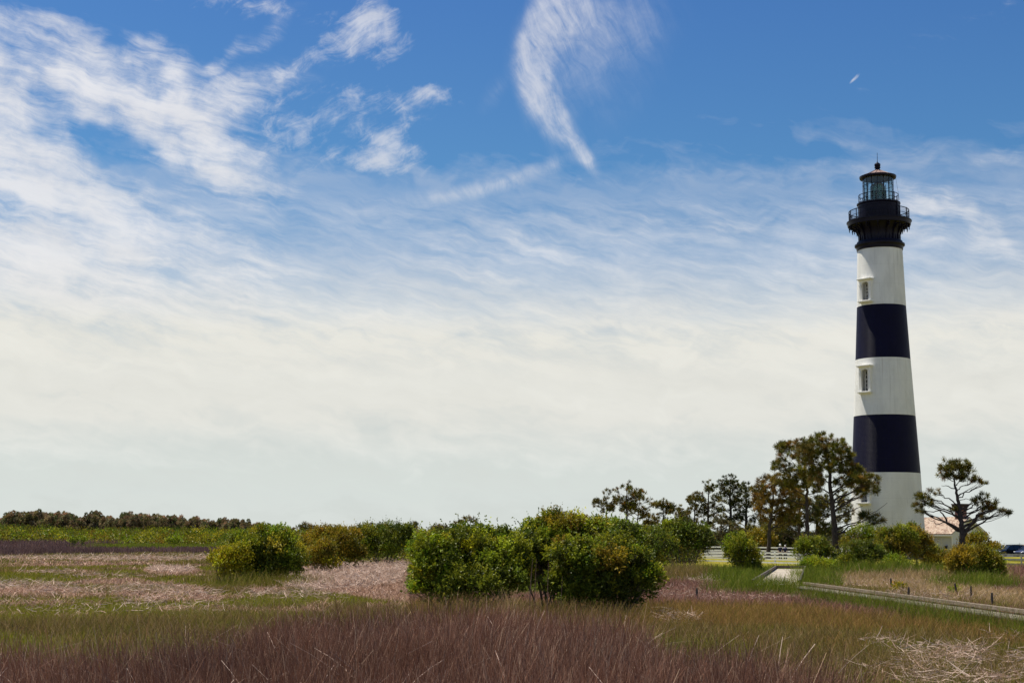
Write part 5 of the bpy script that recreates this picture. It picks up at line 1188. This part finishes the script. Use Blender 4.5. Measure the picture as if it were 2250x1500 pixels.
def grow(D0, D1, dens, w, segs, hk=1.0):
    area = .5*(D1**2-D0**2)*(2910/F); n = int(area*dens); x, y = field(D0, D1, n); k = ~in_reeds(x, y); x, y = x[k], y[k]
    Z, px, py, n1, n2 = zone(x, y)
    lawn = (ground_z(x, y) > .26) & (y > 106) & (x > 10); keep = ~lawn | (px > 1760) & (y < 124)
    onboard = (px > 1640) & (px < 1775) & (y > 64.5) & (y < 104); keep &= ~onboard
    # clear the long boardwalk
    gd = (g1-g0).normalized(); s = (x-g0.x)*side.x+(y-g0.y)*side.y; keep &= ~((s > -.8) & (s < .14) & (x > g0.x-.3))
    x, y, Z, n1, n2 = x[keep], y[keep], Z[keep], n1[keep], n2[keep]; n = len(x)
    col = np.zeros((n, 3)); h = np.zeros(n); lean = np.abs(.35*RSG.randn(n))+.22
    for z_, pal in PALS.items():
        m_ = Z == z_; q = m_.sum()
        if not q: continue
        base = np.array(pal)[RSG.choice(5, q, p=[.34,.25,.2,.14,.07])]; col[m_] = base*(.8+.4*n1[m_])[:, None]*(1+.15*RSG.randn(q, 1)); h[m_] = HT[z_]*(.6+.55*RSG.rand(q)+.3*(n2[m_]-.5))
    lean[Z == 3] = .5+.9*RSG.rand((Z == 3).sum()); lean[Z == 8] += .15; lean[Z == 4] *= .5; f4 = (Z == 4) & (y < 285); h[f4] *= .62; h[(Z == 4) & (y > 320)] *= 1.25
    wv = w*(.6+.8*RSG.rand(n)); wv[Z == 3] *= 1.9
    return x, y, Z, h*hk, wv, lean, col
out_g, out_d, out_p = [], [], []
for (D0, D1, dens, w, segs) in ((12, 30, 190, .010, 3), (30, 48, 150, .013, 2), (48, 75, 75, .020, 2), (75, 115, 34, .032, 2), (115, 190, 11, .06, 2), (190, 420, 2.6, .14, 2)):
    x, y, Z, h, wv, lean, col = grow(D0, D1, dens, w, segs)
    for lst, sel in ((out_g, ~np.isin(Z, (3, 4, 6))), (out_d, Z == 3), (out_p, np.isin(Z, (4, 6)))):
        if sel.sum(): lst.append(blades(x[sel], y[sel], h[sel], wv[sel], lean[sel], col[sel], segs))
emit('marsh_grass', out_g, GRASS, 'green, olive and brown marsh grass spread over the flat marsh', 'grass')
emit('purple_sedge', out_p, DRY, 'purple and rust-pink sedge in bands across the marsh', 'sedge')
# fallen bleached reed stalks: thick, pale, criss-cross
def litter(cx, cy, rx, ry, n, D_, Ls=.7, wd=.022):
    """stalk heaps round the photo position (cx, cy) with half sizes in pixels"""
    Dc = (H-.15)*F/(max(cy-1186, 8)); a = RSG.rand(n)*6.283; r = np.sqrt(RSG.rand(n))
    px = cx+rx*r*np.cos(a); py = cy+ry*r*np.sin(a); Dd = (H-.15)*F/np.maximum(py-(1184+(px-1125)*.0044), 6)
    ax_ = at(0, 1190, 1.0).x; bx_ = at(2250, 1190, 1.0).x; x = (ax_+(bx_-ax_)*px/2250)*Dd; y = Dd
    ok = ~in_reeds(x, y) | (cx > 1800); gd_ = (x-g0.x)*side.x+(y-g0.y)*side.y; ok &= ~((gd_ > -1.5) & (gd_ < .3) & (x > g0.x-.3)); x, y = x[ok], y[ok]; n = len(x)
    L_ = Ls*(.5+.8*RSG.rand(n)); elv = np.clip(.16+.24*RSG.randn(n), -.05, 1.1); az_ = RSG.rand(n)*6.283; w = wd*(.6+.8*RSG.rand(n))
    Ls_ = Ls; z0 = ground_z(x, y)+.04+.24*RSG.rand(n)*(1-.6*(elv > .9)); dx, dy, dz = np.cos(az_)*np.cos(elv), np.sin(az_)*np.cos(elv), np.sin(elv)
    c = np.array([(.50,.36,.28),(.42,.28,.21),(.60,.46,.37),(.34,.21,.15)])[RSG.choice(4, n, p=[.4,.3,.2,.1])]*(1+.15*RSG.randn(n, 1))
    P0 = np.stack([x, y, z0], 1); d_ = np.stack([dx, dy, dz], 1); bend = RSG.randn(n, 3)*.24; up = np.array([[0, 0, 1.]]); sd_ = unit(np.cross(d_, unit(RSG.randn(n, 3)+up)))*w[:, None]/2
    rows = []
    for t, s in ((0, 1), (.5, .9), (1, .5)):
        q = P0+d_*(L_*t)[:, None]+bend*(L_*t*t)[:, None]; q[:, 2] = np.maximum(q[:, 2], .02); rows += [q-sd_*s, q+sd_*s]
    V = np.stack(rows, 1).reshape(-1, 3); b = np.arange(n)[:, None]*6
    return V, np.concatenate([b+np.array([[0,1,3,2]]), b+np.array([[2,3,5,4]])], 1).reshape(-1, 4), np.repeat(np.clip(c, .01, 1), 6, 0)
heaps = [(760,1262,130,26,11050,0.40,0.0231),(840,1240,70,16,4420,0.40,0.0306),(690,1282,70,12,2890,0.36,0.0231),(250,1226,280,5,4420,0.43,0.0408),(560,1226,120,5,2040,0.43,0.0408),(378,1250,52,5,1360,0.43,0.0340),
         (60,1285,110,8,816,0.40,0.0218),(200,1300,150,6,646,0.36,0.0204),(330,1294,90,9,544,0.36,0.0204),(420,1304,80,8,306,0.36,0.0190),(130,1256,90,5,221,0.36,0.0272),(250,1265,110,5,187,0.36,0.0245),(150,1325,200,24,340,0.32,0.0150),(420,1328,150,16,289,0.32,0.0150),
         (640,1304,120,9,442,0.36,0.0163),(320,1316,50,7,102,0.40,0.0163),
         (1560,1270,60,6,664,0.32,0.0255),(1490,1354,50,6,202,0.32,0.0153),(1462,1347,16,8,79,0.32,0.0153),(1620,1300,200,18,2023,0.23,0.0153),(1950,1276,170,10,2023,0.30,0.0204),(2080,1302,150,10,1445,0.30,0.0187),
         (2020,1424,75,10,317,0.27,0.0119),(2120,1428,55,14,433,0.30,0.0119),(2060,1446,100,14,317,0.27,0.0110),(1930,1404,50,7,115,0.27,0.0110),(1960,1462,80,8,129,0.30,0.0093),(2030,1484,60,12,173,0.32,0.0093),(2170,1484,70,14,260,0.30,0.0110),(2230,1444,40,18,173,0.26,0.0110),(2200,1394,50,7,103,0.26,0.0110)]
for (cx, cy, rx, ry, n, Ls, wd) in heaps: out_d.append(litter(cx, cy, rx, ry, n, 0, Ls, wd))
emit('dead_reeds', out_d, DRY, 'heaps and bands of fallen bleached pinkish reed stalks', 'dead reeds')
# tall grass against shrub feet and boardwalk
def strip(x0, x1, D0, D1, n, h, pal, w):
    u_ = (RSG.rand(n)+RSG.rand(n))/2; u_ = .5+(u_-.5)*1.35; px = x0+(x1-x0)*u_; v_ = .5+((RSG.rand(n)+RSG.rand(n))/2-.5)*1.3; D = D0+(D1-D0)*v_; D = D+(D1-D0)*.5*(fbm(px, D, 40, 91)-.5); a_ = at(0, 1190, 1.0).x; b_ = at(2250, 1190, 1.0).x; x = (a_+(b_-a_)*px/2250)*D
    c = np.array(PALS[pal])[RSG.choice(5, n, p=[.34,.25,.2,.14,.07])]*(1+.18*RSG.randn(n, 1)); return blades(x, D, h*(.35+.85*RSG.rand(n))*(.6+.8*fbm(x, D, 2.5, 95)), w*(.6+.8*RSG.rand(n)), np.abs(.3*RSG.randn(n))+.1, c, 3)
def along(n, o0, o1, h, pal, w):
    t = RSG.rand(n); o = RSG.uniform(o0, o1, n); x = g0.x+(g1.x-g0.x)*t-side.x*o; y = g0.y+(g1.y-g0.y)*t-side.y*o; k = fbm(x, y, 2.0, 97) > .33; x, y = x[k], y[k]; n = len(x)
    c = np.array(PALS[pal])[RSG.choice(5, n, p=[.34,.25,.2,.14,.07])]*(1+.18*RSG.randn(n, 1)); return blades(x, y, h*(.5+.9*RSG.rand(n)), w*(.6+.8*RSG.rand(n)), np.abs(.3*RSG.randn(n))+.1, c, 3)
tall = [strip(1520,1600,92,104,1800,.55,5,.03), strip(1560,1680,80,96,4200,.75,5,.026), strip(1570,1790,62,70,5200,.85,5,.018), strip(1745,1840,68,96,3600,.9,5,.024), strip(1850,2060,98,108,5200,1.0,5,.03), strip(1880,2200,84,98,4200,.8,8,.026),
        strip(1440,1560,86,100,2600,.9,2,.026), strip(2050,2230,72,84,3000,.8,5,.024), along(9000, .84, 2.2, .50, 5, .014), along(2600, .8, 1.2, .62, 2, .012), along(1500, .8, 1.0, .6, 5, .014), along(4000, -.9, -.1, .45, 8, .014), strip(470,700,68,75,2200,.7,0,.022), strip(890,1440,40.5,43.5,5200,.75,2,.012), strip(1110,1128,40,41,260,1.0,8,.012), strip(2140,2280,96,110,1800,.9,6,.03)]
emit('tall_grass', tall, GRASS, 'taller green grass standing at the feet of the shrubs and beside the boardwalk', 'grass')
